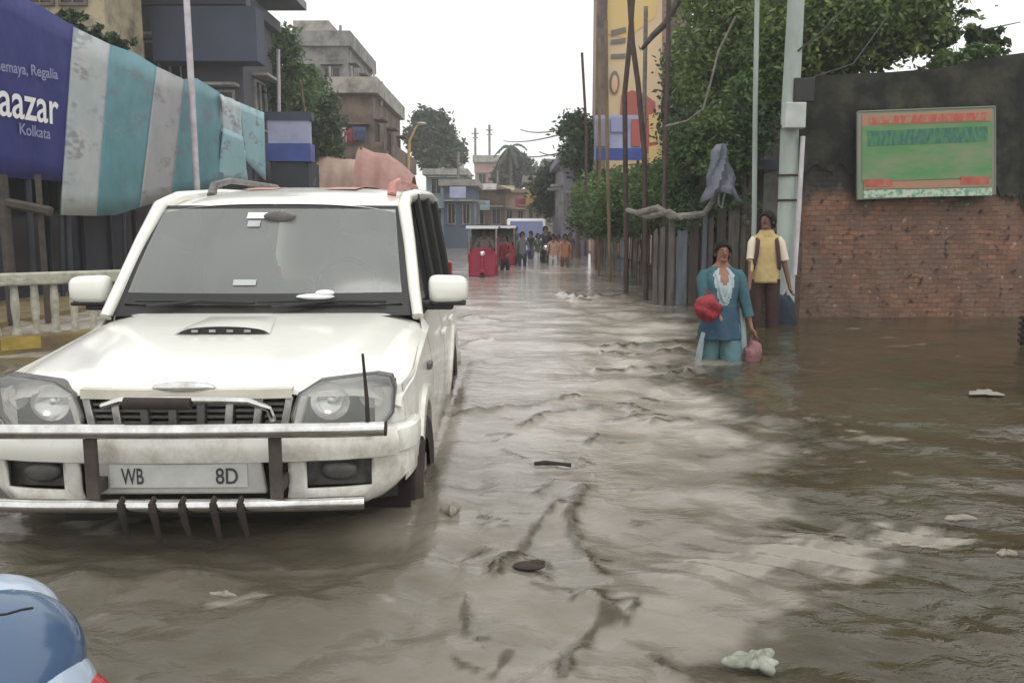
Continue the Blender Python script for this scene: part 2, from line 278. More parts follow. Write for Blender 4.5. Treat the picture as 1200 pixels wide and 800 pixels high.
# ------------------------------------------------------------------ helpers
def tag(o, label=None, cat=None, group=None, kind=None):
    if label: o['label'] = label
    if cat: o['category'] = cat
    if group: o['group'] = group
    if kind: o['kind'] = kind
    return o
def root(name, loc, label, cat, group=None, rz=0):
    o = bpy.data.objects.new(name, None); col.objects.link(o); o.location = loc; o.rotation_euler = (0, 0, rz); o.empty_display_size = .2
    return tag(o, label, cat, group)
class MB:
    def __init__(s): s.v = []; s.f = []; s.mi = []; s.k = 0
    def add(s, vs, fs, k=None):
        n = len(s.v); s.v += [tuple(v) for v in vs]; s.f += [tuple(n+i for i in f) for f in fs]; s.mi += [s.k if k is None else k]*len(fs); return s
    def box(s, c, size, rot=None, k=None):
        c = Vector(c); h = Vector(size)/2; vs = []
        for x in (-1, 1):
            for y in (-1, 1):
                for z in (-1, 1):
                    p = Vector((x*h.x, y*h.y, z*h.z)); vs.append(c+(rot @ p if rot else p))
        return s.add(vs, [(0, 1, 3, 2), (4, 6, 7, 5), (0, 4, 5, 1), (2, 3, 7, 6), (0, 2, 6, 4), (1, 5, 7, 3)], k)
    def bb(s, x0, x1, y0, y1, z0, z1, k=None): return s.box(((x0+x1)/2, (y0+y1)/2, (z0+z1)/2), (abs(x1-x0), abs(y1-y0), abs(z1-z0)), None, k)
    def tube(s, pts, r, n=8, k=None, sx=1.0):
        pts = [Vector(p) for p in pts]; m = len(pts); rs = r if hasattr(r, '__len__') else [r]*m; vs = []; prev = None
        for i, p in enumerate(pts):
            d = (pts[min(i+1, m-1)]-pts[max(i-1, 0)]).normalized()
            a = prev if prev is not None else (Vector((1, 0, 0)) if abs(d.x) < .8 else Vector((0, 0, 1)))
            u = (a-d*a.dot(d)).normalized(); v = d.cross(u); prev = u
            for j in range(n):
                t = 2*math.pi*j/n; vs.append(p+(u*math.cos(t)*sx+v*math.sin(t))*rs[i])
        fs = [(i*n+j, i*n+(j+1) % n, (i+1)*n+(j+1) % n, (i+1)*n+j) for i in range(m-1) for j in range(n)]
        fs += [tuple(range(n-1, -1, -1)), tuple((m-1)*n+j for j in range(n))]
        return s.add(vs, fs, k)
    def grid(s, rows, k=None, skip=None, closed=False):
        n = len(rows[0]); vs = [p for r_ in rows for p in r_]; fs = []
        for i in range(len(rows)-1):
            for j in range(n if closed else n-1):
                if skip and skip(i, j): continue
                fs.append((i*n+j, i*n+(j+1) % n, (i+1)*n+(j+1) % n, (i+1)*n+j))
        return s.add(vs, fs, k)
    def ell(s, c, r, nu=16, nv=10, k=None, fn=None, rot=None):
        c = Vector(c); rows = []
        for i in range(nv+1):
            ph = math.pi*i/nv; row = []
            for j in range(nu):
                t = 2*math.pi*j/nu; p = Vector((r[0]*math.sin(ph)*math.cos(t), r[1]*math.sin(ph)*math.sin(t), r[2]*math.cos(ph)))
                if fn: p = fn(p)
                if rot: p = rot @ p
                row.append(c+p)
            rows.append(row)
        return s.grid(rows, k, closed=True)
    def prism(s, poly, vec, k=None):
        n = len(poly); vec = Vector(vec); vs = [Vector(p) for p in poly]+[Vector(p)+vec for p in poly]
        return s.add(vs, [tuple(range(n-1, -1, -1)), tuple(range(n, 2*n))]+[(i, (i+1) % n, n+(i+1) % n, n+i) for i in range(n)], k)
    def build(s, name, m, parent=None, smooth=False, off=None, bevel=0, thick=0, subd=0, world=True, rotloc=False):
        me = bpy.data.meshes.new(name)
        sh = Vector((0, 0, 0))
        if off is not None: sh = Vector(off)
        elif parent is not None and world:
            p = parent
            while p is not None: sh = sh-p.location; p = p.parent
        me.from_pydata([tuple(Vector(v)+sh) for v in s.v], [], s.f)
        for x in (m if isinstance(m, (list, tuple)) else [m]): me.materials.append(M[x] if isinstance(x, str) else x)
        if any(s.mi): me.polygons.foreach_set('material_index', s.mi)
        bm = bmesh.new(); bm.from_mesh(me)
        bmesh.ops.remove_doubles(bm, verts=bm.verts, dist=1e-5)
        bmesh.ops.recalc_face_normals(bm, faces=bm.faces); bm.to_mesh(me); bm.free()
        if smooth: me.polygons.foreach_set('use_smooth', [True]*len(me.polygons))
        o = bpy.data.objects.new(name, me); col.objects.link(o); o.parent = parent
        if thick: md = o.modifiers.new('thickness', 'SOLIDIFY'); md.thickness = thick; md.offset = 0
        if bevel: md = o.modifiers.new('bevel', 'BEVEL'); md.width = bevel; md.segments = 2; md.limit_method = 'ANGLE'
        if subd: md = o.modifiers.new('sub', 'SUBSURF'); md.levels = subd; md.render_levels = subd
        if smooth and not subd:
            try:
                me.set_sharp_from_angle(angle=R(40))
            except Exception: pass
        me.update(); return o
def text_obj(name, txt, m, parent, origin, udir, size, width=None, normal=None, squash=1.0, thick=.004):
    """flat lettering as mesh, in world coordinates: origin = lower left, udir = reading direction, upright in z"""
    cu = bpy.data.curves.new('t', 'FONT'); cu.body = txt; cu.size = 1; cu.extrude = 0
    cu.offset = .012
    o = bpy.data.objects.new('t', cu); col.objects.link(o)
    dg = bpy.context.evaluated_depsgraph_get(); me = bpy.data.meshes.new_from_object(o.evaluated_get(dg))
    bpy.data.objects.remove(o)
    xs = [v.co.x for v in me.vertices]; x0, x1 = min(xs), max(xs); ys = [v.co.y for v in me.vertices]; h = max(ys)
    u = Vector(udir).normalized(); nrm = Vector(normal).normalized(); up = u.cross(-nrm)
    if up.z < 0: up = -up
    sy = size/h; sx = (width/(x1-x0)) if width else sy*squash
    off = Vector((0, 0, 0)); p = parent
    while p is not None: off -= p.location; p = p.parent
    for v in me.vertices:
        v.co = Vector(origin)+u*((v.co.x-x0)*sx)+up*(v.co.y*sy)+nrm*(thick+v.co.z)+off
    me.materials.clear(); me.materials.append(M[m])
    ob = bpy.data.objects.new(name, me); col.objects.link(ob); ob.parent = parent
    return ob
def copy_tree(o, parent=None):
    c = o.copy(); col.objects.link(c); c.parent = parent
    for ch in [x for x in bpy.data.objects if x.parent == o]: copy_tree(ch, c)
    return c
def leaves(name, m, parent, blobs, n, size, drape=0, flat=.5):
    """crown: leaf-shaped faces clustered through the volume of the given ellipsoids (world coords)"""
    blobs = np.array(blobs, float); vol = blobs[:, 3]*blobs[:, 4]*blobs[:, 5]; pr = vol**.75; pr /= pr.sum()
    nc = max(30, n//26); idx = rng.choice(len(blobs), nc, p=pr)
    d = rng.normal(size=(nc, 3)); d /= np.linalg.norm(d, axis=1)[:, None]; rad = rng.random(nc)**.45
    cc = blobs[idx, :3]+d*rad[:, None]*blobs[idx, 3:6]
    ci = rng.integers(0, nc, n); cs = rng.uniform(.6, 1.4, nc)*np.minimum(.45, blobs[idx, 3:6].min(axis=1)*.38)
    p = cc[ci]+rng.normal(size=(n, 3))*cs[ci][:, None]*np.array([.6, .6, .42])
    ang = rng.random(n)*2*np.pi; tilt = rng.normal(0, .6, n)
    u = np.stack([np.cos(ang)*np.cos(tilt), np.sin(ang)*np.cos(tilt), np.sin(tilt)-drape], 1); u /= np.linalg.norm(u, axis=1)[:, None]
    r2 = rng.normal(size=(n, 3)); r2[:, 2] *= flat; v = np.cross(u, r2); v /= np.linalg.norm(v, axis=1)[:, None]+1e-9
    s = (size*rng.uniform(.6, 1.3, n))[:, None]
    q = np.stack([p-u*s, p-v*s*.45, p+u*s, p+v*s*.45], 1).reshape(-1, 3)
    off = Vector((0, 0, 0)); pp = parent
    while pp is not None: off -= pp.location; pp = pp.parent
    q += np.array(off)
    me = bpy.data.meshes.new(name); me.vertices.add(4*n); me.vertices.foreach_set('co', q.ravel())
    me.loops.add(4*n); me.loops.foreach_set('vertex_index', np.arange(4*n)); me.polygons.add(n)
    me.polygons.foreach_set('loop_start', np.arange(0, 4*n, 4)); me.polygons.foreach_set('loop_total', np.full(n, 4))
    me.materials.append(M[m]); me.update()
    a = me.attributes.new('tint', 'FLOAT', 'FACE'); ct = rng.random(nc); a.data.foreach_set('value', (.55*ct[ci]+.45*rng.random(n)).astype(np.float32))
    o = bpy.data.objects.new(name, me); col.objects.link(o); o.parent = parent
    return o
def tree(name, label, cat, base, blobs, n, size, m='leaf_dark', group=None, tr=.14, limbs=5, drape=0, bark='bark'):
    base = Vector(base); t = root(name, base, label, cat, group)
    b = MB(); bl = sorted(blobs, key=lambda q: -q[3]*q[4]*q[5]); top = Vector(bl[0][:3])
    b.tube([base, base.lerp(top, .4)+Vector((.1*random.uniform(-1, 1), 0, 0)), top], [tr, tr*.75, tr*.35], 8)
    b.build('trunk', bark, t, True)
    for q in bl[:limbs]:
        c = Vector(q[:3]); s0 = base.lerp(top, random.uniform(.4, .7)); l = MB()
        mid = s0.lerp(c, .5)+Vector((random.uniform(-.2, .2), 0, .15)); l.tube([s0, mid, c, c+(c-s0).normalized()*q[3]*.6], [tr*.45, tr*.3, tr*.15, tr*.05], 6)
        l.build('branch', bark, t, True)
    leaves('crown', m, t, blobs, n, size, drape)
    return t

# ------------------------------------------------------------------ setting: road bed, footpath and water
g = MB(); g.bb(-400, 400, -60, 900, GZ-.5, GZ); tag(g.build('road', 'road'), kind='structure')
def water():
    ny, nx = 780, 460
    i = np.arange(ny); y = .9*np.exp(i*math.log(650)/(ny-1)); y[0] = -6; y[-1] = 900
    tt = np.linspace(-1, 1, nx); tt = np.sign(tt)*(0.65*np.abs(tt)+.35*np.abs(tt)**3)
    Y = np.repeat(y[:, None], nx, 1); X = (np.maximum(Y, 0)*.95+1.5)[:, :]*tt[None, :]
    X[:, 0] = -400; X[:, -1] = 400
    rg = np.random.default_rng(3); Z = np.zeros_like(X)
    cell = np.maximum(np.abs(y)*.0085, .01)[:, None]
    for k in range(90):
        lam = .09*(16**rg.random()); th = rg.normal(math.pi/2, .65); ph = rg.random()*6.28
        kx, ky = math.cos(th)*6.283/lam, math.sin(th)*6.283/lam
        warp = .35*np.sin(X*.9+k)+.3*np.sin(Y*.7+k*1.7)
        Z += lam*.0044*np.sin(kx*X+ky*Y+ph+warp*1.6)*np.clip((lam/(cell*2.5)-1), 0, 1)
    # calm and choppy patches
    pat = .5+.5*np.sin(X*.8+1.2*np.sin(Y*.35)+.6)*np.cos(Y*.5+.7*np.sin(X*.6))
    chop = .35+.9*pat; chop *= (1-.6/(1+np.exp(-(X-1.7)/.25))); chop *= np.where(Y > 14, .6, 1)
    chop += 1.1*np.exp(-((X-1.0)/.7)**2-((Y-7.0)/2.6)**2)
    Z *= chop*(1-.62*np.exp(-((X-.3)/.9)**2)*np.clip((Y-2.8)/1.2, 0, 1))
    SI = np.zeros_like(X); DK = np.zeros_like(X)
    def ridge(pts, h, wd, pix=True):
        nonlocal Z
        q = [PW(*p) for p in pts] if pix else [Vector((*p, 0)) for p in pts]
        D = np.full(X.shape, 9.0)
        for a, b in zip(q[:-1], q[1:]):
            ax, ay, bx, by = a.x, a.y, b.x, b.y; L2 = (bx-ax)**2+(by-ay)**2
            t = np.clip(((X-ax)*(bx-ax)+(Y-ay)*(by-ay))/L2, 0, 1)
            D = np.minimum(D, np.hypot(X-ax-t*(bx-ax), Y-ay-t*(by-ay)))
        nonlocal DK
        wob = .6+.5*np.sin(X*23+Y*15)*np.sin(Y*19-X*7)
        DK = np.maximum(DK, np.clip(1.9*np.exp(-(D/(wd*.8*wob+.004))**2)-.3, 0, 1))  # dark look of the crest slopes, painted into the water colour
        jag = 1+.5*np.sin(X*31+Y*17)*np.sin(Y*23-X*11)
        Z += np.clip(Y/5.5, .30, 1.1)*h*np.exp(-(D/(wd*.8))**2)*jag*np.clip(.75+.5*np.sin(X*7+Y*5),.3,1)
    # wake crests off the car and wading feet, their dark reflections painted in
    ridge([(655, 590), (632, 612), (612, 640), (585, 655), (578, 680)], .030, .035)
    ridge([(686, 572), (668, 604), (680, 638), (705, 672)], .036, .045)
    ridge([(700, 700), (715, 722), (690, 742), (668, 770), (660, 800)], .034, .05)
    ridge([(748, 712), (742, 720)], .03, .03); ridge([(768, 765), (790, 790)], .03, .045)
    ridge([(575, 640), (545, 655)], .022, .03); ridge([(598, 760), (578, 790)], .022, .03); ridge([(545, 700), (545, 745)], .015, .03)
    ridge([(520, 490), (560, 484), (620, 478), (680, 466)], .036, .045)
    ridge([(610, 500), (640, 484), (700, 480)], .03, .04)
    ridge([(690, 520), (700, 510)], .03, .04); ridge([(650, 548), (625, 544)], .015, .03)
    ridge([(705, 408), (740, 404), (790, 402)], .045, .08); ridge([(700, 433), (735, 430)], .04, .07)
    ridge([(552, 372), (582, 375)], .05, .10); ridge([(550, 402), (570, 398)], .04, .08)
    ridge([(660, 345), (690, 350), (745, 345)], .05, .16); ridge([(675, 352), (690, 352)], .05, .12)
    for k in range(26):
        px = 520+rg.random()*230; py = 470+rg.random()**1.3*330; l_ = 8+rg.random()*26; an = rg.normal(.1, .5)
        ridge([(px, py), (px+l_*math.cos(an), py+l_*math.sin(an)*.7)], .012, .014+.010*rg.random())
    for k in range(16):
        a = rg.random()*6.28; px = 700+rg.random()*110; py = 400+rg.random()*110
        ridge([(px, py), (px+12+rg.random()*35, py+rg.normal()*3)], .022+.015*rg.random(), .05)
    for cx, cy in ((1.9, 7.85), (3.0, 10.3)):      # rings round the waders
        Dn = np.hypot(X-cx, Y-cy); Z += .02*np.sin(Dn*16)*np.exp(-Dn/.5)
    # bow wave of the stationary-slow car
    bx = np.maximum(np.abs(X+1.27)-.85, 0); by = np.maximum(2.95-Y, 0)+np.maximum(Y-7.6, 0); Db = np.hypot(bx, by)
    Z += .012*np.sin(Db*20+X*2)*np.exp(-Db/.30)*(Db > 0)
    # ripple sheet, lower right, with pale sky reflection painted into its colour
    a = PW(850, 668); b = PW(1080, 625)
    tx = np.clip(((X-a.x)*(b.x-a.x)+(Y-a.y)*(b.y-a.y))/((b.x-a.x)**2+(b.y-a.y)**2), 0, 1)
    D = np.hypot(X-a.x-tx*(b.x-a.x), (Y-a.y-tx*(b.y-a.y))*1.0)
    nz = .5+.25*np.sin(X*9+3*np.sin(Y*5))+.25*np.sin(Y*13+X*6+2*np.sin(X*7))
    sw = np.exp(-(D/(.16+.12*nz))**2)
    Z += .014*sw*np.sin(X*24+Y*37+3*np.sin(Y*6))
    nz2 = .5+.5*np.sin(X*3.1+2*np.sin(Y*1.3))*np.cos(Y*2.3+1.5*np.sin(X*2.2))
    xb = np.interp(Y, [1.2, 2.2, 2.6, 3, 4, 7, 10, 20, 60], [.42, .55, .9, 1.15, 1.2, 1.35, 1.9, 2.5, 3.2])
    e = (xb-X)+.10*np.sin(Y*9+2*np.sin(X*5))+.07*np.sin(Y*21+X*9)+.25*(nz2-.5)
    ed = 1/(1+np.exp(-e/np.interp(Y, [1, 2.5, 6], [.03, .06, .22])))
    lf = 1/(1+np.exp(-(X+.45+.15*np.sin(Y*4))/.12)); lf = np.where(Y > 8, 1, lf)
    near = np.interp(Y, [1.2, 2, 3.5, 6, 10], [.36, .40, .50, .88, 1.0])
    def fbm(f0, seed, n=22):
        g_ = np.random.default_rng(seed); o_ = np.zeros_like(X)
        for q in range(n):
            f = f0*(10**(q/n)); th = g_.random()*6.28; ph = g_.random()*6.28
            o_ += np.sin(f*(X*math.cos(th)*.8+Y*math.sin(th)*1.25)+ph+1.3*np.sin(f*.37*(X*math.sin(th)+Y*math.cos(th))+ph*2))*(1/(1+q*.12))
        return o_/n*2.2
    F1 = fbm(2.2, 11); F2 = fbm(6.0, 12); F3 = fbm(14.0, 13)
    e2 = (xb-X)+.50*F1*np.clip(Y/4, .25, 1.8)+.38*F2*np.clip(Y/3, .5, 2)+.16*F3
    ed = 1/(1+np.exp(-e2/np.interp(Y, [1, 2.5, 6, 12], [.012, .03, .09, .25])))
    sw = .62*np.clip((sw*1.25+.8*F1+.9*F2+.9*F3-.50)/.35, 0, 1)  # pale sky reflection patch, broken up by noise
    SI = ed*(.22+.78*lf)*near*np.clip(.84+.35*F1+.42*F2+.30*F3, .30, 1.15)  # silt mixed with the bright sky reflection painted along the channel
    SI = np.maximum(SI, sw*np.clip(.85+.3*F3, .4, 1))
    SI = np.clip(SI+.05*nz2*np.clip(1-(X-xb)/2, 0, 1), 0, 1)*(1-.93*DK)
    Z = np.where(Y > 120, 0, Z)
    v = np.stack([X, Y, Z], -1).reshape(-1, 3)
    j = np.arange(ny*nx).reshape(ny, nx); f = np.stack([j[:-1, :-1], j[:-1, 1:], j[1:, 1:], j[1:, :-1]], -1).reshape(-1, 4)
    me = bpy.data.meshes.new('flood_water'); me.vertices.add(len(v)); me.vertices.foreach_set('co', v.ravel())
    me.loops.add(f.size); me.loops.foreach_set('vertex_index', f.ravel()); me.polygons.add(len(f))
    me.polygons.foreach_set('loop_start', np.arange(0, f.size, 4)); me.polygons.foreach_set('loop_total', np.full(len(f), 4))
    me.update(); me.polygons.foreach_set('use_smooth', [True]*len(f)); me.materials.append(M['water'])
    at = me.attributes.new('silt_and_sky', 'FLOAT', 'POINT'); at.data.foreach_set('value', SI.ravel().astype(np.float32))
    o = bpy.data.objects.new('flood_water', me); col.objects.link(o); tag(o, kind='structure')
water()
# raised verges either side of the road, far enough out to be footpath
g = MB(); g.bb(-60, -6.2, 9.5, 400, GZ, .06); tag(g.build('footpath', 'mossy_kerb'), kind='structure')
g = MB(); g.bb(3.6, 60, 18, 400, GZ, .05); tag(g.build('verge', 'mossy_kerb'), kind='structure')

# ------------------------------------------------------------------ buildings
def add_window(parent, o, u, nrm, w, h, frame='concrete', awning=True, mull=1):
    """o = lower-left corner on the wall face; u along the wall; nrm outwards"""
    o, u, nrm = Vector(o), Vector(u), Vector(nrm); up = Vector((0, 0, 1)); rot = Matrix((u, nrm, up)).transposed()
    f = MB(); c = o+u*w/2+up*h/2+nrm*.035; t = .07
    f.box(c-u*(w/2-t/2), (t, .08, h), rot); f.box(c+u*(w/2-t/2), (t, .08, h), rot)
    f.box(c+up*(h/2-t/2), (w-2*t, .08, t), rot); f.box(c-up*(h/2-t/2), (w-2*t, .08, t), rot)
    for k in range(mull): f.box(c+u*(w*((k+1)/(mull+1)-.5)), (.04, .05, h-2*t), rot)
    if awning: f.box(c+up*(h/2+.12)+nrm*.2, (w+.3, .5, .08), rot)
    fo = f.build('window', frame, parent)
    g_ = MB(); g_.box(c-nrm*.027, (w-2*t, .012, h-2*t), rot); g_.build('pane', 'pane', fo)
    return fo
def house(name, label, x0, x1, y0, y1, zt, wall, roof='concrete', front=(), side=(), sidex=None, parapet=.5, group=None, roofkind='flat', slabs=(), cat='building', trim='concrete_pale'):
    t = root(name, ((x0+x1)/2, (y0+y1)/2, GZ), label, cat, group)
    b = MB(); b.bb(x0, x1, y0, y1, GZ-.02, zt); b.build('wall', wall, t)
    r = MB()
    if roofkind == 'flat':
        r.bb(x0-.25, x1+.25, y0-.3, y1+.3, zt, zt+.15)
        if parapet:
            for a in ((x0-.25, x1+.25, y0-.3, y0-.18), (x0-.25, x1+.25, y1+.18, y1+.3), (x0-.25, x0-.13, y0-.18, y1+.18), (x1+.13, x1+.25, y0-.18, y1+.18)): r.bb(*a, zt+.15, zt+.15+parapet)
    else:
        h = parapet; r.prism([(x0-.4, y0-.4, zt), (x1+.4, y0-.4, zt), ((x0+x1)/2, y0-.4, zt+h)], (0, y1-y0+.8, 0))
    r.build('roof', roof, t)
    for z in slabs:
        s = MB(); s.bb(x0-.7, x1+.7, y0-.9, y0, z, z+.14); s.bb(x0-.7, x0-.6, y0-.9, y0, z+.14, z+.5); s.bb(x1+.6, x1+.7, y0-.9, y0, z+.14, z+.5)
        s.bb(x0-.6, x1+.6, y0-.9, y0-.82, z+.14, z+.85)
        if sidex: 
            xs = sidex; d = 1 if xs == x1 else -1
            s.bb(xs+(.02*d), xs+.9*d, y0+.0, y1, z, z+.14); s.bb(xs+.82*d, xs+.9*d, y0, y1, z+.14, z+.85)
        s.build('balcony', trim, t)
    for (u, z, w_, h_) in front: add_window(t, (x0+u, y0, z), (1, 0, 0), (0, -1, 0), w_, h_, trim)
    for (u, z, w_, h_) in side:
        xs = sidex; d = 1 if xs == x1 else -1
        add_window(t, (xs, y0+u, z), (0, 1, 0), (d, 0, 0), w_, h_, trim)
    return t
# left, behind the hoardings
hs_ = house('shop_building', 'long low dark shop front with deep shaded openings under the hoardings', -14, -8.0, 9.6, 27, 3.2, 'shop_dark', 'sheet_metal', (), ((1.0, .3, 2.2, 2.0), (4.0, .3, 2.4, 2.0), (7.4, .3, 2.4, 2.0), (10.8, .3, 2.4, 2.0)), -8.0, .0, trim='shop_dark')
def hb(x0p, x1p, ytp, Y, dep, *a, **k):
    """building whose front face spans the given photo columns and roof row at distance Y"""
    x0 = P(x0p, 265, Y).x; x1 = P(x1p, 265, Y).x; zt = P((x0p+x1p)/2, ytp, Y).z
    return x0, x1, Y, Y+dep, zt
def fr(x0, x1, zs, n, w_, h_, m=.4):
    W = x1-x0; out = []
    for z in zs:
        for i in range(n): out.append((m+(W-2*m-w_)*(i/(n-1) if n > 1 else .5), z, w_, h_))
    return out
x0, x1, y0, y1, zt = hb(-80, 138, -40, 22, 2.2)
house('plastered_house', 'cream plastered house rising above the blue signboard', x0, x1, y0, y1, zt, 'cream', 'concrete', fr(x0, x1, (4.3, 6.6), 5, .7, 1.1), (), x1, .5, trim='brown_plaster')
x0, x1, y0, y1, zt = hb(150, 292, 8, 26, 3.2)
t = house('slate_building', 'dark slate grey building with black openings behind the white pole', x0, x1, y0, y1, zt, 'slate', 'slate', [(.35, 4.0, .9, 2.6), (1.5, 4.1, .7, 2.4), (2.5, 4.0, .9, 1.2)], fr(0, 3.2, (4.2,), 1, 1.2, 1.5), x1, .2)
s = MB(); s.bb(x0+1.4, x1+.7, y0-.9, y0-.05, zt-1.7, zt-.2); s.build('balcony_screen', 'slate_blue', t)
s = MB(); s.bb(x0-.3, x1+1.2, y0-1.5, y1, zt+.65, zt+.9)
s.bb(x1+.35, x1+.45, y0-.6, y0-.5, zt-.9, zt+.65); s.bb(x0+.2, x0+.3, y0-.6, y0-.5, zt+.1, zt+.65); s.build('roof_canopy', 'sheet_metal', t)
x0, x1, y0, y1, zt = hb(345, 412, 55, 52, 9)
t = house('concrete_house', 'grey unfinished concrete house standing highest, left of the road', x0, x1, y0, y1, zt, 'grey_plaster', 'grey_plaster', fr(x0, x1, (6.2, 9.4), 2, 1.0, 1.1), fr(0, 9, (6.2, 9.4), 3, 1.2, 1.3), x1, .7, slabs=(8.7,), trim='grey_plaster')
b = MB(); b.bb(x0+.2, x0+2.3, y0+.5, y0+3, zt+.2, zt+1.6); b.build('stair_room', 'cream_grey', t)
x0, x1, y0, y1, zt = hb(383, 440, 110, 40, 9.5)
t = house('brown_house', 'weathered brown two storey house with pale parapet and wrap-round balcony', x0, x1, y0, y1, zt, 'brown_plaster', 'cream_grey', fr(x0, x1, (2.2, 4.6), 2, .7, 1.1, .3), fr(0, 9.5, (2.2, 4.7), 3, 1.1, 1.3), x1, .55, slabs=(4.1,), trim='brown_plaster')
b = MB(); b.bb(x0+.1, x1-.5, y0-.12, y0-.02, 3.2, 4.05); b.build('screen_panel', 'cream_grey', t)
for k in range(3):
    b = MB(); b.tube([(x0+.3+k*1.0, y0+.2, zt+.1), (x0+.3+k*1.0, y0+.2, zt+1.25)], .05); b.build('roof_post', 'concrete_pale', t)
t = root('water_tank', (P(362, 60, 53).x, 54, P(362, 45, 53).z-.9), 'rounded pale rooftop water tank on the grey unfinished house', 'water tank'); c_ = P(362, 45, 53)
b = MB(); rings_ = [(-.95, .95), (-.5, 1.0), (.2, .98), (.6, .8), (.85, .4), (.9, .05)]
b.grid([[Vector((c_.x+rr_*math.cos(q*.3142), 54+rr_*math.sin(q*.3142), c_.z+zz_)) for q in range(20)] for zz_, rr_ in rings_], closed=True); b.build('tank_body', 'concrete_pale', t, True); b = MB(); b.bb(c_.x-.9, c_.x+.9, 53.1, 54.9, c_.z-1.3, c_.z-.96); b.build('plinth', 'grey_plaster', t)
for k_, (px_, y0_, y1_, Y_) in enumerate(((398, 30, 62, 53), (409, 42, 66, 53), (428, 92, 105, 40.5), (446, 96, 112, 42), (388, 98, 110, 40.5))):
    a_, b2_ = P(px_, y1_, Y_), P(px_+1, y0_, Y_); b = MB(); b.tube([a_+Vector((0, 0, -.5)), b2_], .09, 6); tag(b.build('column_stub', 'concrete_pale'), ('taller unfinished column stub on the grey house roof', 'shorter unfinished column stub at the grey house roof corner', 'pale column stub in the middle of the brown house parapet', 'rightmost column stub on the brown house parapet', 'leftmost column stub on the brown house parapet')[k_], 'column', 'unfinished roof columns')
for k_, (px_, py_, Y_, m_) in enumerate(((398, 150, 39, 'c_white'), (408, 151, 39, 'c_red'), (420, 149, 39, 'c_blue'))):
    p = P(px_, py_, Y_); b = MB(); b.grid([[Vector((p.x+q*.3, Y_+.04*math.sin(q*9+j), p.z-.22*j)) for q in np.linspace(-1, 1, 9)] for j in range(4)]); tag(b.build('hanging_laundry', m_, smooth=True, thick=.01), ('white cloth hanging from the brown house balcony', 'red cloth hanging from the brown house balcony', 'blue cloth hanging from the brown house balcony')[k_], 'laundry')
# far houses along the street, one by one
far = [('far_house', 'small pale house with dark window just right of the far round tree', 524, 540, 172, 86, 'white_plaster', 'flat', .3),
 ('far_house', 'teal grey low house behind the car roof', 500, 545, 205, 66, 'teal_plaster', 'flat', .3),
 ('far_house', 'dark blue shop block between the car and the red rickshaws', 520, 556, 218, 48, 'blue_plaster', 'flat', .2),
 ('far_house', 'pink house with two arched openings under the thin masts', 557, 590, 190, 100, 'pink_plaster', 'flat', .6),
 ('far_house', 'rust roofed low row with pale eaves above the rickshaws', 552, 592, 222, 62, 'brown_plaster', 'pitch', .5),
 ('far_house', 'brownish shop row under a pale sheet roof left of the yellow tower', 590, 617, 226, 70, 'pink_plaster', 'pitch', .4),
 ('far_house', 'pale white house far down the street with flat roof', 512, 530, 188, 110, 'white_plaster', 'flat', .3),
 ('far_tower', 'square yellow tower block at the end of the street', 617, 636, 214, 58, 'yellow_plaster', 'flat', .3),
 ('far_house', 'dark grey house with shadowed front right of the yellow tower', 640, 662, 196, 50, 'grey_plaster', 'flat', .3)]
for nm, lb, a, b_, yt, Y, wl, rk, ph in far:
    x0, x1, y0, y1, zt = hb(a, b_, yt, Y, 7); W = x1-x0
    house(nm, lb, x0, x1, y0, y1, zt, wl, 'rust_roof' if rk == 'pitch' else 'concrete_pale', fr(x0, x1, [z for z in (1.3, 3.6, 6.0) if z+1.4 < zt], 2, min(.9, W*.28), 1.2, W*.12), fr(0, 7, [z for z in (1.3, 3.6) if z+1.4 < zt], 2, 1, 1.2), x1 if a < 600 else x0, ph, None, rk, (), 'tower' if 'tower' in nm else 'house')
x0, x1, y0, y1, zt = hb(660, 690, 190, 36, 9)
house('violet_house', 'pale violet grey plastered house beside the hedge on the right', x0, x1, y0, y1, zt, 'violet_plaster', 'violet_plaster', [(.25, 1.6, .5, .9)], fr(0, 9, (1.6,), 3, 1.0, 1.2), x0, .15)
# tall hoarding building on the right
x0, x1, y0, y1, zt = hb(699, 796, -30, 31, 2.2)
t = house('hoarding_tower', 'tall narrow pinkish building carrying the huge yellow poster', x0, x1, y0, y1, zt, 'pink_plaster', 'concrete_pale', (), (), x0, .3)
b = MB(); b.bb(x1-.55, x1+.1, y0-.35, y0-.01, GZ, zt); b.bb(x0-.1, x0+.25, y0-.3, y0-.01, GZ, zt); b.build('pilaster', 'brown_plaster', t)
# the poster on it
pr = root('wall_poster', (x0+1.6, y0-.06, 4), 'huge yellow printed poster with a person in red clothes, on the tall building', 'poster')
A = lambda px, py: P(px, py, y0-.12)
def flat(poly, m, name, dy=0, par=None):
    b = MB(); b.prism([Vector((p.x, y0-.10-dy, p.z)) for p in [A(*q) for q in poly]], (0, .02, 0)); return b.build(name, m, par)
flat([(700, -20), (776, -20), (776, 205), (700, 205)], 'hoard_pale', 'sheet', 0, pr)
flat([(700, -20), (776, -20), (768, 20), (735, 45), (712, 40), (700, 90)], 'hoard_yellow', 'printed_band', .022, pr)
flat([(700, 60), (711, 70), (713, 150), (700, 150)], 'hoard_peach', 'printed_panel', .025, pr)
flat([(716, 36), (733, 32), (734, 38), (717, 43)], 'hoard_ink', 'printed_line', .05, pr); flat([(716, 47), (733, 45), (733, 50), (716, 52)], 'hoard_ink', 'printed_line', .05, pr)
flat([(716, 64), (733, 63), (733, 68), (716, 69)], 'hoard_ink', 'printed_line', .05, pr)
b = MB(); c = A(720, 97); b.ell((c.x, y0-.16, c.z), (.17, .02, .40), 18, 10); b.build('printed_hair', 'hoard_ink', pr, True)
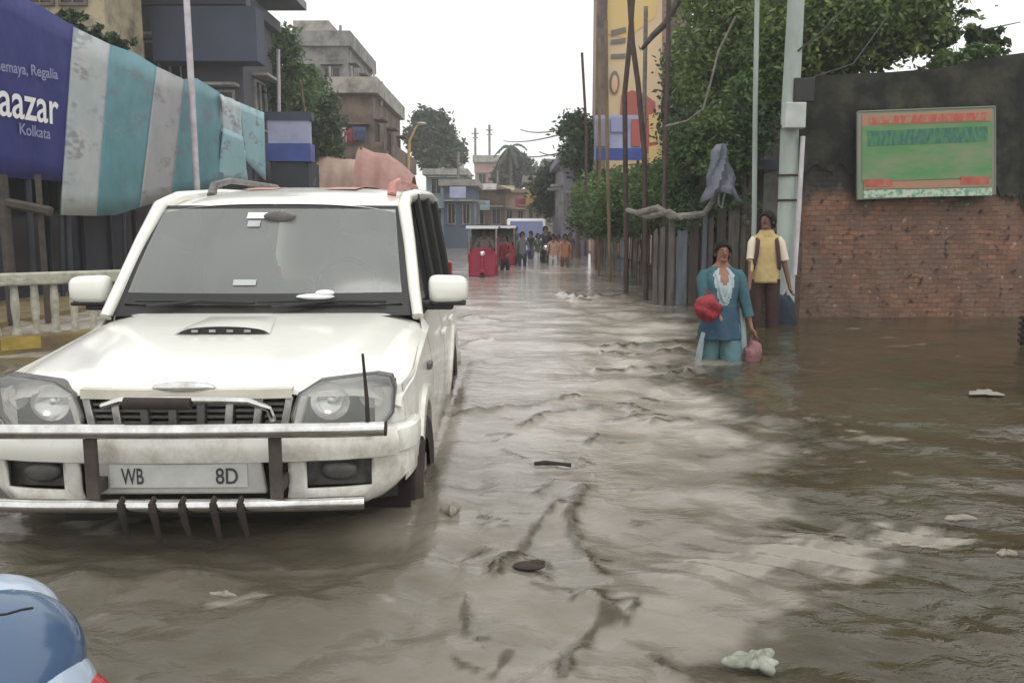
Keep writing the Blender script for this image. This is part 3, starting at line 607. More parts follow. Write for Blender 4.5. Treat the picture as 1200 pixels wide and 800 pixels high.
b = MB(); c = A(720, 99); b.ell((c.x, y0-.185, c.z), (.11, .02, .30), 18, 10); b.build('printed_face', 'hoard_peach', pr, True)
flat([(728, 112), (740, 106), (755, 110), (768, 120), (770, 180), (724, 180)], 'hoard_red', 'printed_clothes', .03, pr)
flat([(760, 135), (772, 132), (773, 165), (761, 168)], 'hoard_yellow', 'printed_panel', .055, pr); flat([(760, 172), (772, 170), (772, 200), (760, 200)], 'hoard_yellow', 'printed_panel', .055, pr)
# cream yard wall and dark shack between fence and brick wall
x0, x1, y0, y1, zt = hb(888, 960, 120, 16, 3)
house('yard_house', 'cream plastered house wall seen behind the utility poles', x0, x1, y0, y1, zt, 'cream_grey', 'concrete', ((.15, .35, .45, .7),), (), x0, .1)
x0, x1, y0, y1, zt = hb(838, 893, 200, 14.2, 3)
t = house('timber_shack', 'dark timber shack with grey plank front behind the standing man', x0, x1, y0, y1, zt, 'plank_dark', 'sheet_metal', (), (), x0, .0)
for k in range(5):
    b = MB(); xx = x0+.08+k*(x1-x0-.16)/4; b.bb(xx-.05, xx+.05, y0-.05, y0-.003, GZ, zt-.1-.1*random.random()); b.build('plank', 'plank' if k % 2 else 'plank_dark', t)

# ------------------------------------------------------------------ brick wall with dark upper band, right
WY = 11.4
t = root('boundary_wall', (6.5, WY, GZ), 'old boundary wall of crumbling red brick below and blackened plaster above', 'wall')
xl = P(940, 300, WY).x
def ztop(x): return np.interp(x, [3.5, 4.0, 4.9, 5.5, 6.2, 7.0, 12], [3.10, 3.14, 3.18, 3.24, 3.38, 3.46, 3.55])+.01*math.sin(x*3)
def zmid(x): return 1.85+.10*math.sin(x*2.3)+.05*math.sin(x*7.7)+.04*math.sin(x*19+1)+.03*math.sin(x*37)+.02*math.sin(x*71)-np.interp(x, [5.2, 6.3, 6.8], [0, .0, .35])+ (.15 if x < 4.5 else -.1)
rows = []; rows2 = []
b = MB(); b.bb(xl, 14, WY, WY+.3, GZ, 1.6)
nX = 420; fx = np.linspace(xl, 14, nX)
ra = [[(x, WY+.012*math.sin(x*13+z*7), z) for x in fx] for z in np.linspace(GZ, 1.55, 12)]
b = MB(); b.grid(ra+[[(x, WY, zmid(x)) for x in fx], [(x, WY+.3, zmid(x)) for x in fx], [(x, WY+.3, GZ) for x in fx]])
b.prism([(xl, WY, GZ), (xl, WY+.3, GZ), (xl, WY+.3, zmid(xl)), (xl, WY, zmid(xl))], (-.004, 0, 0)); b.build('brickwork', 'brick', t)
b = MB()
b.grid([[(x, WY-.035, zmid(x)-.01-.04*abs(math.sin(x*11))) for x in fx]]+[[(x, WY-.03+.01*math.sin(x*5+z*9), zmid(x)+.03+(ztop(x)-zmid(x)-.03)*z) for x in fx] for z in np.linspace(0, 1, 8)]+[[(x, WY+.33, ztop(x)) for x in fx], [(x, WY+.33, zmid(x)-.02) for x in fx]])
b.prism([(xl-.03, WY-.03, zmid(xl)), (xl-.03, WY+.33, zmid(xl)), (xl-.03, WY+.33, ztop(xl)), (xl-.03, WY-.03, ztop(xl))], (.03, 0, 0))
b.build('blackened_plaster', 'black_plaster', t)
# signboard on wall
SY = WY-.16
def S(px, py): p = P(px, py, SY); return p
sg = root('wall_signboard', S(1085, 233), 'green and red painted metal signboard hung on the blackened wall', 'signboard')
def sq(x0, y0_, x1, y1_, m, name, dy=0, par=sg, sk=0):
    b = MB(); pts = [S(x0, y0_), S(x1, y0_-sk), S(x1, y1_-sk), S(x0, y1_)]; b.prism([Vector((p.x, SY-dy, p.z)) for p in pts], (0, .02 if dy else .05, 0)); return b.build(name, m, par)
sq(1005, 131, 1166, 234, 'sign_border', 'board', sk=6)
sq(1010, 148, 1162, 213, 'sign_green', 'green_field', .010, sk=5)
sq(1010, 135, 1162, 148, 'sign_orange', 'red_band', .008, sk=6)
sq(1012, 213, 1160, 222, 'sign_orange', 'lower_red_band', .012, sk=3)
sq(1013, 210, 1045, 219, 'sign_red', 'red_lettering', .016, sk=0); sq(1125, 207, 1158, 216, 'sign_red', 'red_lettering', .016)
sq(1012, 223, 1162, 232, 'sign_cream', 'bottom_strip', .009, sk=3)
fb = MB()
for k in range(2): 
    p = S(1005 if k == 0 else 1166, 131 if k == 0 else 125); q = S(1005 if k == 0 else 1166, 234 if k == 0 else 228); fb.tube([(p.x, SY-.004, p.z), (q.x, SY-.004, q.z)], .009)
p = S(1005, 131); q = S(1166, 125); fb.tube([(p.x, SY-.004, p.z), (q.x, SY-.004, q.z)], .009)
fb.build('frame', 'sign_border', sg)
sq(1016, 154, 1157, 172, 'worn_letters', 'faded_lettering', .0125, sk=6)
sq(1018, 137, 1156, 146, 'worn_red', 'faded_red_lettering', .0125, sk=5)

# ------------------------------------------------------------------ hoardings, left
HX = -7.2
def HP(px, py, x=HX):      # point on the vertical plane X = x seen at the pixel
    a = (px-600)/1000; b = (400-py)/1000; dy = math.cos(PITCH)+b*math.sin(PITCH); dz = -math.sin(PITCH)+b*math.cos(PITCH); t = x/a
    return Vector((x, dy*t, CAMZ+dz*t))
def sheet(top, bot, n, m, name, par, wav=.03, kcol=None, thick=.03, ph=0):
    rows = []
    for j in range(9):
        row = []
        for i in range(n+1):
            f = i/n; a = np.interp(f, np.linspace(0, 1, len(top)), range(len(top)))
            def ip(L): k = min(int(a), len(L)-2); return Vector(L[k]).lerp(Vector(L[k+1]), a-k)
            p = ip(bot).lerp(ip(top), j/8); p.x += wav*math.sin(f*n*.9+ph)*math.sin(j*.8+1+ph)+wav*.5*math.sin(j*2.1+i*.4); row.append(p)
        rows.append(row)
    b = MB(); b.grid(rows)
    if kcol:
        b.mi = [kcol((q % n)/n) for q in range(len(b.mi))]
    return b.build(name, m, par, True, thick=thick)
r1 = root('blue_hoarding', (HX, 12.5, GZ), 'deep blue printed hoarding with large white lettering, left of the striped banners', 'hoarding')
tl, tr_, bl_, br = HP(-70, -55), HP(85, 31), HP(-70, 203), HP(74, 213)
tl = Vector((HX+.12, bl_.y, HP(-70, -55).z)); bl_ = Vector((HX-.1, bl_.y, bl_.z))
yR = HP(82, 110).y; tr_ = Vector((HX+.12, yR+.15, P(0, 31, yR).z)); br = Vector((HX-.12, yR, P(0, 213, yR).z))
sheet([tl, tr_], [bl_, br], 30, 'blue_board', 'printed_sheet', r1, .008)
for k in range(4):
    p = bl_.lerp(br, k/3); b = MB(); b.tube([(HX-.22, p.y, GZ), (HX-.1, p.y, tl.z-.1)], .05); b.build('post', 'shop_dark', r1)
nrm = Vector((1, -.0, -.08)).normalized()
def HT(px, py): p = HP(px, py); f = (p.z-br.z)/(tr_.z-br.z); return Vector((HX-.12+.24*f+.03, p.y, p.z))
a = HT(12, 138); b_ = HT(68, 146)
def bt(txt, pa, pb, size, m):
    return text_obj('lettering', txt, m, r1, pa, (pb-pa), size, (pb-pa).length, (1, 0, -.06), thick=.02)
bt('Baazar', HT(-22, 131), HT(68, 146), .50, 'board_white')
bt('Homemaya,', HT(-30, 79), HT(27, 88), .15, 'board_pale'); bt('Regalia', HT(31, 88), HT(62, 93), .15, 'board_pale')
bt('Kolkata', HT(24, 157), HT(60, 163), .16, 'board_pale')
# striped banner
r2 = root('striped_banner', (HX, 18, GZ), 'long banner with alternating teal and grey printed stripes above the railing', 'banner')
topP = [(86, 32), (128, 52), (157, 62), (183, 78), (215, 93), (230, 92), (256, 108)]
botP = [(71, 252), (112, 253), (135, 252), (163, 243), (200, 232), (215, 228), (262, 218)]
def pan(px, py, dx=0): return HP(px, py, HX+dx)
def strip(pt, pb, m, name, par, wav, dx=0, ph=0):
    # keep the sheet upright: y from the mid column, x leaning out at the top
    T = []; B = []
    for (a, b2), (c, d) in zip(pt, pb):
        pa = pan(a, b2, .14+dx); pb_ = pan(c, d, -.14+dx); T.append(pa); B.append(pb_)
    return sheet(T, B, 14, m, name, par, wav, ph=ph)
segs = [(0, 1, 'ban_grey'), (1, 3, 'ban_teal'), (3, 4, 'ban_pink'), (4, 6, 'ban_teal')]
for k, (i, j, m_) in enumerate(segs): strip(topP[i:j+1], botP[i:j+1], m_, 'printed_stripe', r2, .0)
r3 = root('pale_banner', (HX, 23, GZ), 'shorter white and light teal banner with torn edge nearest the kiosk sign', 'banner')
strip([(257, 110), (280, 120)], [(266, 186), (287, 186)], 'ban_white', 'printed_stripe', r3, .03, .06, 1)
strip([(280, 120), (309, 132)], [(287, 188), (311, 212)], 'ban_light', 'printed_stripe', r3, .0, .06, 2)
strip([(262, 150), (284, 160)], [(255, 211), (290, 212)], 'ban_light', 'lower_sheet', r3, .0, .0, 1)
for r_, ys in ((r2, (14.2, 16.5, 19, 21)), (r3, (22.3, 24.8))):
    for y in ys: b = MB(); b.tube([(HX-.3, y, GZ), (HX-.12, y, 4.0)], .04); b.build('post', 'shop_dark', r_)
b = MB(); a = P(-30, 230, 10.5); c = P(60, 248, 10.5); b.tube([a, c], .06, 6); b.tube([P(2, 205, 10.5), Vector((P(2, 205, 10.5).x, 10.5, GZ))], .07, 6); b.tube([P(44, 205, 10.6), Vector((P(44, 205, 10.6).x, 10.6, GZ))], .04, 6)
tag(b.build('stall_frame', 'wood_dark'), 'bare brown timber stall frame under the blue hoarding', 'frame')
# tall white pole
b = MB(); p = P(224, 95, 19); b.tube([(p.x+.02, 19, GZ), (p.x, 19, p.z), P(217, -30, 19)], .07, 10); tag(b.build('flag_pole', 'pvc', smooth=True), 'slim white pole rising behind the striped banner', 'pole')
b = MB(); p = P(327, 130, 28); b.tube([(p.x, 28, GZ), (p.x, 28, p.z), P(326, 58, 28)], .06, 8); tag(b.build('thin_pole', 'pvc', smooth=True), 'thin pale pole in front of the left trees above the blue kiosk sign', 'pole')
b = MB(); p = P(353, 130, 28); b.tube([(p.x, 28.5, GZ), (p.x, 28.5, p.z), P(352, 95, 28)], .04, 8); tag(b.build('thin_pole', 'bamboo', smooth=True), 'short thin greenish pole right of the pale one above the kiosk sign', 'pole')
# kiosk sign
KY = 27; r4 = root('kiosk', (P(338, 215, KY).x, KY, GZ), 'small dark kiosk topped by a blue and white sign box', 'kiosk')
def kq(x0, y0_, x1, y1_, m, name, d0=0, d1=1.2):
    a = P(x0, y0_, KY+d0); c = P(x1, y1_, KY+d0); b = MB(); b.bb(a.x, c.x, KY+d0, KY+d1, c.z, a.z); return b.build(name, m, r4)
kq(313, 132, 363, 168, 'sign_pale', 'sign_panel', 0, .3); kq(311, 131, 365, 141, 'slate_blue', 'sign_top', -.04, .35); kq(312, 168, 364, 189, 'sign_blue', 'sign_base', -.03, .6)
a = P(316, 189, KY); c = P(360, 189, KY); b = MB(); b.bb(a.x, c.x, KY+.1, KY+1.6, GZ, a.z-.003); b.build('kiosk_body', 'shop_dark', r4)
# tarps
def tarp(name, label, px0, px1, tops, Y, m):
    t_ = root(name, (P((px0+px1)/2, 215, Y).x, Y+1, GZ), label, 'tarpaulin'); n = 24; rows = []
    for j in range(10):
        row = []
        for i in range(n+1):
            f = i/n; px = px0+(px1-px0)*f; zt = P(px, float(np.interp(f, np.linspace(0, 1, len(tops)), tops)), Y).z
            g_ = j/9; z = GZ+.3+(zt-GZ-.3)*math.sin(g_*math.pi/2)**.8; row.append(Vector((P(px, 215, Y).x, Y+2.2*g_**2+.05*math.sin(i*.8+j*.3), z)))
        rows.append(row)
    for j in range(1, 5): rows.append([Vector((p.x, p.y+1.2*j, GZ+.2+(p.z-GZ-.2)*(1-j/4))) for p in rows[9]])
    b = MB(); b.grid(rows); b.build('draped_sheet', m, t_, True)
    for f in (.05, .95):
        b = MB(); x = P(px0+(px1-px0)*f, 215, Y).x; b.tube([(x, Y+1.6, GZ), (x, Y+1.6, P(0, tops[0 if f < .5 else -1]+6, Y+1.6).z)], .05); b.build('post', 'bamboo', t_)
tarp('tarpaulin', 'peach coloured tarpaulin draped over a stall right of the kiosk', 361, 412, (182, 175, 180, 181, 182), 31, 'tarp_peach')
tarp('tarpaulin', 'dusty pink pointed tarpaulin beside the peach one', 411, 478, (165, 172, 174, 186, 202), 29, 'tarp_pink')
# kerb railing, left
t = root('baluster_railing', (-4.6, 8.2, GZ), 'weathered off white concrete railing with balusters beside the car', 'railing')
A_ = Vector((-7.4, 6.05, 0)); B_ = Vector((-3.3, 9.55, 0)); d = (B_-A_).normalized(); rot = Matrix((d, Vector((-d.y, d.x, 0)), Vector((0, 0, 1)))).transposed(); Ln = (B_-A_).length; mid = (A_+B_)/2
zr = .77; b = MB(); b.box(mid+Vector((0, 0, zr-.06)), (Ln, .16, .12), rot); b.build('top_rail', 'rail_white', t, bevel=.02)
b = MB(); b.box(mid+Vector((0, 0, (.17+GZ)/2)), (Ln, .24, .17-GZ), rot); b.build('base_wall', 'mossy_kerb', t, bevel=.02)
b = MB(); b.box(A_.lerp(B_, .63)+Vector((0, 0, .10)), (.34, .25, .12), rot); b.build('paint_patch', 'yellow_paint', t)
n = int(Ln/.17)
for k in range(n):
    p = A_.lerp(B_, (k+.5)/n); b = MB(); b.tube([p+Vector((0, 0, .17)), p+Vector((0, 0, .28)), p+Vector((0, 0, .45)), p+Vector((0, 0, zr-.12))], [.045, .03, .042, .034], 8); b.build('baluster', 'rail_white', t, True)

# ------------------------------------------------------------------ the white SUV
CO = Vector((-1.275, 3.3, GZ)); car = root('white_suv', CO, 'white mud-splashed SUV with steel bull bar wading towards the viewer', 'SUV', rz=R(1.0))
UP = (0, 0, -GZ)      # authored with water level as z = 0
def cb(mb, name, m, par=car, **k): return mb.build(name, m, par, off=UP, **k)
def Wz(z): return float(np.interp(z, [-.35, -.1, .1, .3, .45, .58, .68, .78], [.78, .835, .862, .872, .870, .855, .832, .805]))
def plan(yl): return 1-.11*max(0, (.40-yl)/.40)**2-.05*max(0, (yl-3.9)/.5)**2
def topz(yl): return float(np.interp(yl, [0, .3, 1.0, 1.15, 4.4], [.555, .60, .69, .77, .77]))
arches = [(.72, -.02, .44), (3.35, -.02, .44)]
def side_panel(s, y0, y1, name):
    ny = max(6, int((y1-y0)/.03)); nz = 26; ys = np.linspace(y0, y1, ny+1)
    rows = [[Vector((s*Wz(z_)*plan(y), y, z_)) for z_ in np.linspace(-.32, topz(y), nz+1)] for y in ys]
    def skip(i, j):
        yc = (ys[i]+ys[min(i+1, ny)])/2; zc = -.32+(topz(yc)+.32)*(j+.5)/nz
        return (yc < .36 and zc < .16) or any((yc-a)**2+(zc-b)**2 < r*r for a, b, r in arches)
    b = MB(); b.grid(rows, skip=skip); return cb(b, name, 'car_paint', smooth=True)
def front_y(x): return -.02+.17*(abs(x)/.9)**2.6
for s in (1, -1):
    side_panel(s, .16, 1.22, 'front_fender'); 
    for (a, c) in ((1.235, 2.24), (2.255, 3.05)):
        dr = side_panel(s, a, c, 'door'); hb_ = MB(); hb_.box((s*(Wz(.55)+.02), c-.15, .56), (.03, .2, .03)); hb_.build('handle', 'car_paint', dr, off=UP, bevel=.008)
    side_panel(s, 3.065, 4.4, 'rear_quarter')
    for (a, z, r) in arches:
        rows = []
        for k in range(25):
            th = R(-12+(150 if a < 1 else 204)*k/24); row = []
            for (dr, dx) in ((-.03, -.08), (-.028, .006), (0, .022), (.04, .018), (.062, -.008)):
                yy = a+(r+dr)*math.cos(th); zz = z+(r+dr)*math.sin(th); row.append(Vector((s*(Wz(zz)*plan(yy)+dx), yy, zz)))
            rows.append(row)
        b = MB(); b.grid(rows); cb(b, 'wheel_flare', 'car_paint', smooth=True)
        # wheel
        wc = Vector((s*.76, a, GZ+.38)); pts = []
        tyre = MB(); prof = [(-.11, .24), (-.125, .33), (-.09, .375), (.09, .375), (.125, .33), (.11, .24)]
        tyre.grid([[Vector((wc.x+px_, wc.y+pr_*math.cos(2*math.pi*q/32), wc.z+pr_*math.sin(2*math.pi*q/32))) for q in range(32)] for px_, pr_ in prof], closed=True)
        wh = cb(tyre, 'wheel', 'black_rubber', smooth=True)
        rim = MB(); rim.tube([wc+Vector((-.08, 0, 0)), wc+Vector((.08, 0, 0))], .24, 24)
        for q in range(5): rim.box(wc+Vector((s*.09, .12*math.cos(q*1.257), .12*math.sin(q*1.257))), (.03, .08, .08))
        rim.build('rim', 'dull_chrome', wh, off=UP)
# dark inner tub behind gaps and arches
b = MB(); b.bb(-.62, .62, .2, 4.35, -.3, .52); b.bb(-.80, .80, 1.2, 2.85, -.3, .74); b.bb(-.80, .80, 3.85, 4.3, -.3, .74); b.bb(-.79, .79, 2.8, 3.9, .46, .74); cb(b, 'underbody', 'black_trim')
for s in (1, -1):
    for a, z, r in arches:
        b = MB(); b.grid([[Vector((s*xx, a+(r+.02)*math.cos(R(q*8)), z+(r+.02)*math.sin(R(q*8)))) for q in range(0, 23)] for xx in (.62, .84)]); cb(b, 'wheel_well', 'maroon')
# bonnet: raised centre, rounded shoulders
def hoodz(x, y):
    f = (y+.02)/1.08; base = .612+.155*max(f, 0)**.85; ax = abs(x)/.86
    cr = .46+.22*min(1, max(0, f)); e = 1/(1+math.exp(-(abs(x)-cr)/.022))
    return base+.018*(1-ax**2)-.020*e-.055*max(0, (ax-.78)/.22)**2-.022*max(0, (.10-f)/.10)**2
rows = []
xs = np.linspace(-.86, .86, 61)
for k in range(34):
    f = k/33; rows.append([Vector((x*(plan(front_y(x)+.02+f*1.08)), front_y(x)+(1.06+.05*(abs(x)/.8)**2-front_y(x))*f, hoodz(x, (-.02+1.08*f)))) for x in xs])
# fold-down lip at nose
lip = [Vector((p.x, p.y-.012, p.z-.030)) for p in rows[0]]; lip2 = [Vector((p.x, p.y+.03, p.z-.036)) for p in rows[0]]
b = MB(); b.grid([lip2, lip]+rows); hood = cb(b, 'bonnet', 'car_paint', smooth=True)
# fill between bonnet edge and fender top
for s in (1, -1):
    b = MB(); ra_ = []
    for k in range(34):
        f = k/33; yy = .16+f*.98; ra_.append([Vector((s*.86*plan(yy), yy+.0, hoodz(.86, yy)-.002)), Vector((s*(Wz(topz(yy))*plan(yy)+.004), yy, topz(yy)+.0)), Vector((s*(Wz(topz(yy)-.04)*plan(yy)+.002), yy, topz(yy)-.04))])
    b.grid(ra_); cb(b, 'fender_top', 'car_paint', smooth=True)
for s in (1, -1):
    b = MB(); b.grid([[Vector((s*.72, front_y(.72)+.01, z)), Vector((s*.79, front_y(.79)+.0, z)), Vector((s*(Wz(z)*plan(.12)-.022), .115, z)), Vector((s*(Wz(z)*plan(.165)), .165, z))] for z in np.linspace(.36, .575, 7)]); cb(b, 'fender_corner', 'car_paint', smooth=True)
# bonnet scoop
b = MB(); rows = []
for k in range(7):
    f = k/6; rows.append([Vector((-.05+.22*q*(1-.25*f), .60+.34*f, hoodz(.2*q, .60+.34*f)+.004+.032*math.sin(min(1, (1-f)*1.2)*math.pi/2)*(1-q*q)**.5)) for q in np.linspace(-1, 1, 17)])
b.grid(rows); cb(b, 'bonnet_scoop', 'car_paint', smooth=True)
b = MB(); b.grid([[Vector((-.05+.205*q, .597, hoodz(.2*q, .60)+.003+zz*.030*(1-q*q)**.5)) for q in np.linspace(-1, 1, 17)] for zz in (0, 1)]); sc_ = cb(b, 'scoop_mouth', 'black_trim', thick=.004)
b = MB()
for q in (-.12, -.04, .04, .12): b.box((-.05+q, .59, hoodz(q, .6)+.017), (.03, .006, .012))
cb(b, 'scoop_mesh', 'dull_chrome', par=car)
# windscreen
def ws(u, v, m_=0.0):   # u -1..1, v 0..1
    hw = (.765-.09*v)*(1+m_); y = 1.02+.50*v+.10*u*u; return Vector((u*hw-.005*v, y-.028*math.sin(v*3.14), .775+.555*v))
def wsgrid(u0, u1, v0, v1, off, nu=24, nv=12): return [[ws(u, v)+Vector((0, -off, off*.8)) for u in np.linspace(u0, u1, nu)] for v in np.linspace(v0, v1, nv)]
b = MB(); b.grid(wsgrid(-1, 1, -.02, 1.01, .0, 41, 25), skip=lambda i, j: 2 <= i <= 22 and 1 <= j <= 38); cb(b, 'windscreen_seal', 'black_trim', smooth=True)
b = MB(); b.grid(wsgrid(-.955, .955, .07, .965, .006)); wsc = cb(b, 'windscreen', 'windscreen', smooth=True)
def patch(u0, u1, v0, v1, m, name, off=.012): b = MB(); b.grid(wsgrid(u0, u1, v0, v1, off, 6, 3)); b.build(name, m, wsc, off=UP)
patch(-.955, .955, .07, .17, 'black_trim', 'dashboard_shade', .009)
patch(-.22, -.06, .86, .92, 'paper', 'sticker'); patch(-.2, -.1, .78, .84, 'ban_grey', 'sticker'); patch(.02, .07, .84, .89, 'ban_white', 'mirror_mount')
b = MB(); b.ell(ws(.05, .86)+Vector((0, -.02, .02)), (.09, .012, .03), 14, 8); b.build('inner_mirror', 'grille_grey', wsc, off=UP, smooth=True)
patch(-.2, -.04, .24, .29, 'ban_grey', 'sticker')
b = MB(); p = ws(.38, .13); b.ell(p+Vector((0, -.03, .015)), (.10, .03, .016), 14, 6); b.ell(p+Vector((.05, -.03, .035)), (.05, .025, .016), 12, 6); cb(b, 'folded_paper', 'paper', smooth=True)
for (u0, u1) in ((-.75, -.02), (.1, .85)):
    b = MB(); a = ws(u0, .03)+Vector((0, -.035, .02)); c = ws((u0+u1)/2, .085)+Vector((0, -.03, .02)); e = ws(u1, .07)+Vector((0, -.03, .02)); b.tube([a, c, e], .009, 6); b.tube([ws(u0-.1, .08)+Vector((0, -.03, .02)), c], .006, 6); cb(b, 'wiper', 'black_trim')
b = MB(); b.grid([[Vector((x*.79, 1.0+.09*x*x+dy, .765-.004*dy)) for x in np.linspace(-1, 1, 20)] for dy in (-.03, .06)]); cb(b, 'cowl', 'black_trim')
for x in (-.38, .36):
    b = MB(); b.ell((x, 2.05, .86), (.24, .07, .36), 18, 12, fn=lambda p: Vector((math.copysign(abs(p.x/.24)**.7*.24, p.x), p.y, p.z))); b.ell((x, 2.03, 1.25), (.12, .05, .09), 14, 10); cb(b, 'front_seat', 'seat_cloth', smooth=True)
b = MB(); b.tube([Vector((.36+.18*math.cos(q), 1.50+.06*math.sin(q), .86+.17*math.sin(q))) for q in np.linspace(0, 6.3, 25)], .014, 6); b.tube([(.19, 1.5, .86), (.53, 1.5, .86)], .014, 6); cb(b, 'steering_wheel', 'black_trim', smooth=True)
b = MB(); b.bb(-.74, .74, 1.14, 1.5, .70, .80); cb(b, 'dashboard', 'black_trim', bevel=.03)
# pillars, roof
def roofz(y): return float(np.interp(y, [1.5, 1.7, 2.0, 2.5, 3.2, 4.3], [1.335, 1.385, 1.43, 1.475, 1.50, 1.48]))
for s in (1, -1):
    b = MB(); b.tube([(s*.805, 1.10, .755), (s*.775, 1.22, .90), (s*.735, 1.42, 1.13), (s*.69, 1.60, 1.33), (s*.675, 1.85, 1.385), (s*.665, 2.6, 1.43), (s*.665, 3.6, 1.455), (s*.67, 4.25, 1.42)], [.03, .032, .034, .038, .04, .042, .042, .04], 10); cb(b, 'roof_pillar', 'car_paint', smooth=True)
    b = MB(); b.grid([[Vector((s*(.80-.115*v-.01), 1.18+.42*v*(1 if y < 1.2 else 0)+0 if False else (y+.46*v*max(0, (1.8-y)/.6) if y < 1.8 else y), .76+(.62+.04*min(1, (y-1.2)/2))*v)) for v in np.linspace(0, 1, 6)] for y in np.linspace(1.16, 4.25, 20)]); cb(b, 'side_glass', 'dark_glass')
    for y in (2.24, 3.06, 3.9):
        b = MB(); b.tube([(s*.805, y, .76), (s*.69, y+.02, 1.42)], .028, 6); cb(b, 'window_pillar', 'black_trim')
    b = MB(); b.tube([(s*.825, 1.18, .772), (s*.815, 4.3, .772)], .012, 6); cb(b, 'belt_strip', 'black_trim')
    # roof rails
    b = MB(); b.tube([(s*.56, 2.1, roofz(2.1)-.03), (s*.56, 2.16, roofz(2.1)+.035), (s*.56, 2.5, roofz(2.5)+.045), (s*.56, 3.7, roofz(3.7)+.04), (s*.56, 3.95, roofz(3.9)-.03)], [.03, .026, .02, .02, .026], 8); cb(b, 'roof_rail', 'grille_grey' if s < 0 else 'roof_red', smooth=True)
rows = []
for y in np.linspace(1.53, 4.35, 30):
    rows.append([Vector((q*.685, y+.06*q*q*max(0, (1.8-y)/.3 if y < 1.8 else 0), roofz(y)-.055*abs(q)**3+ (0 if y < 4.2 else -.05*(y-4.2)/.15))) for q in np.linspace(-1, 1, 25)])
b = MB(); b.grid(rows); rf = cb(b, 'roof', 'car_paint', smooth=True)
b = MB()
for x in (-.30, .22):
    b.grid([[Vector((x+q*.10, y, roofz(y)+.006-.055*abs(x/.685)**3)) for q in (-1, 0, 1)] for y in np.linspace(2.2, 4.0, 10)])
cb(b, 'roof_reflection', 'roof_red')  # reddish reflection on the roof, put in as coloured strips
b = MB(); b.tube([(-.03, 2.6, roofz(2.6)), (-.03, 2.68, roofz(2.6)+.07)], [.012, .006], 6); cb(b, 'aerial', 'black_trim')
# rear
b = MB(); b.grid([[Vector((q*.80, 4.40+.03*(1-q*q), z)) for q in np.linspace(-1, 1, 11)] for z in np.linspace(-.2, .78, 6)]); b.grid([[Vector((q*(.80-.13*v), 4.40-.08*v, .78+.66*v)) for q in np.linspace(-1, 1, 11)] for v in np.linspace(0, 1, 4)]); cb(b, 'tailgate', 'car_paint', smooth=True)
b = MB(); b.grid([[Vector((q*(.68-.10*v), 4.425-.06*v, .86+.48*v)) for q in np.linspace(-1, 1, 11)] for v in np.linspace(0, 1, 4)]); cb(b, 'rear_window', 'dark_glass')
for s in (1, -1): b = MB(); b.bb(s*.72, s*.81, 4.39, 4.44, .4, .9); cb(b, 'tail_light', 'lamp_red', bevel=.01)
b = MB(); b.bb(-.88, .88, 4.40, 4.52, -.12, .1); cb(b, 'rear_bumper', 'car_grime', bevel=.03)
# mirrors
for s in (1, -1):
    b = MB()
    def sqz(p): return Vector((p.x, p.y*(1 if p.y < 0 else .55), p.z))
    b.ell((s*.955, 1.28, .885), (.108, .075, .075), 18, 12, fn=lambda p: Vector((math.copysign(abs(p.x/.108)**.42*.108, p.x), p.y, math.copysign(abs(p.z/.075)**.5*.075*(1-.12*p.x*s/.108), p.z))))
    mo = cb(b, 'side_mirror', 'car_paint', smooth=True)
    b = MB(); b.bb(s*.80, s*.98, 1.25, 1.34, .775, .82); b.bb(s*.86, s*1.05, 1.23, 1.33, .80, .822); b.build('mirror_arm', 'black_trim', mo, off=UP, bevel=.01)
    b = MB(); b.bb(s*.87, s*1.04, 1.326, 1.334, .83, .945); b.build('mirror_glass', 'dark_glass', mo, off=UP)
    b = MB(); b.box((s*.872, .98, .52), (.03, .10, .035)); cb(b, 'side_indicator', 'grille_grey', bevel=.008)
# front face backing
b = MB(); b.grid([[Vector((x, front_y(x)+.05, z)) for x in np.linspace(-.8, .8, 30)] for z in (.1, .45, .60)]); cb(b, 'nose_panel', 'black_trim')
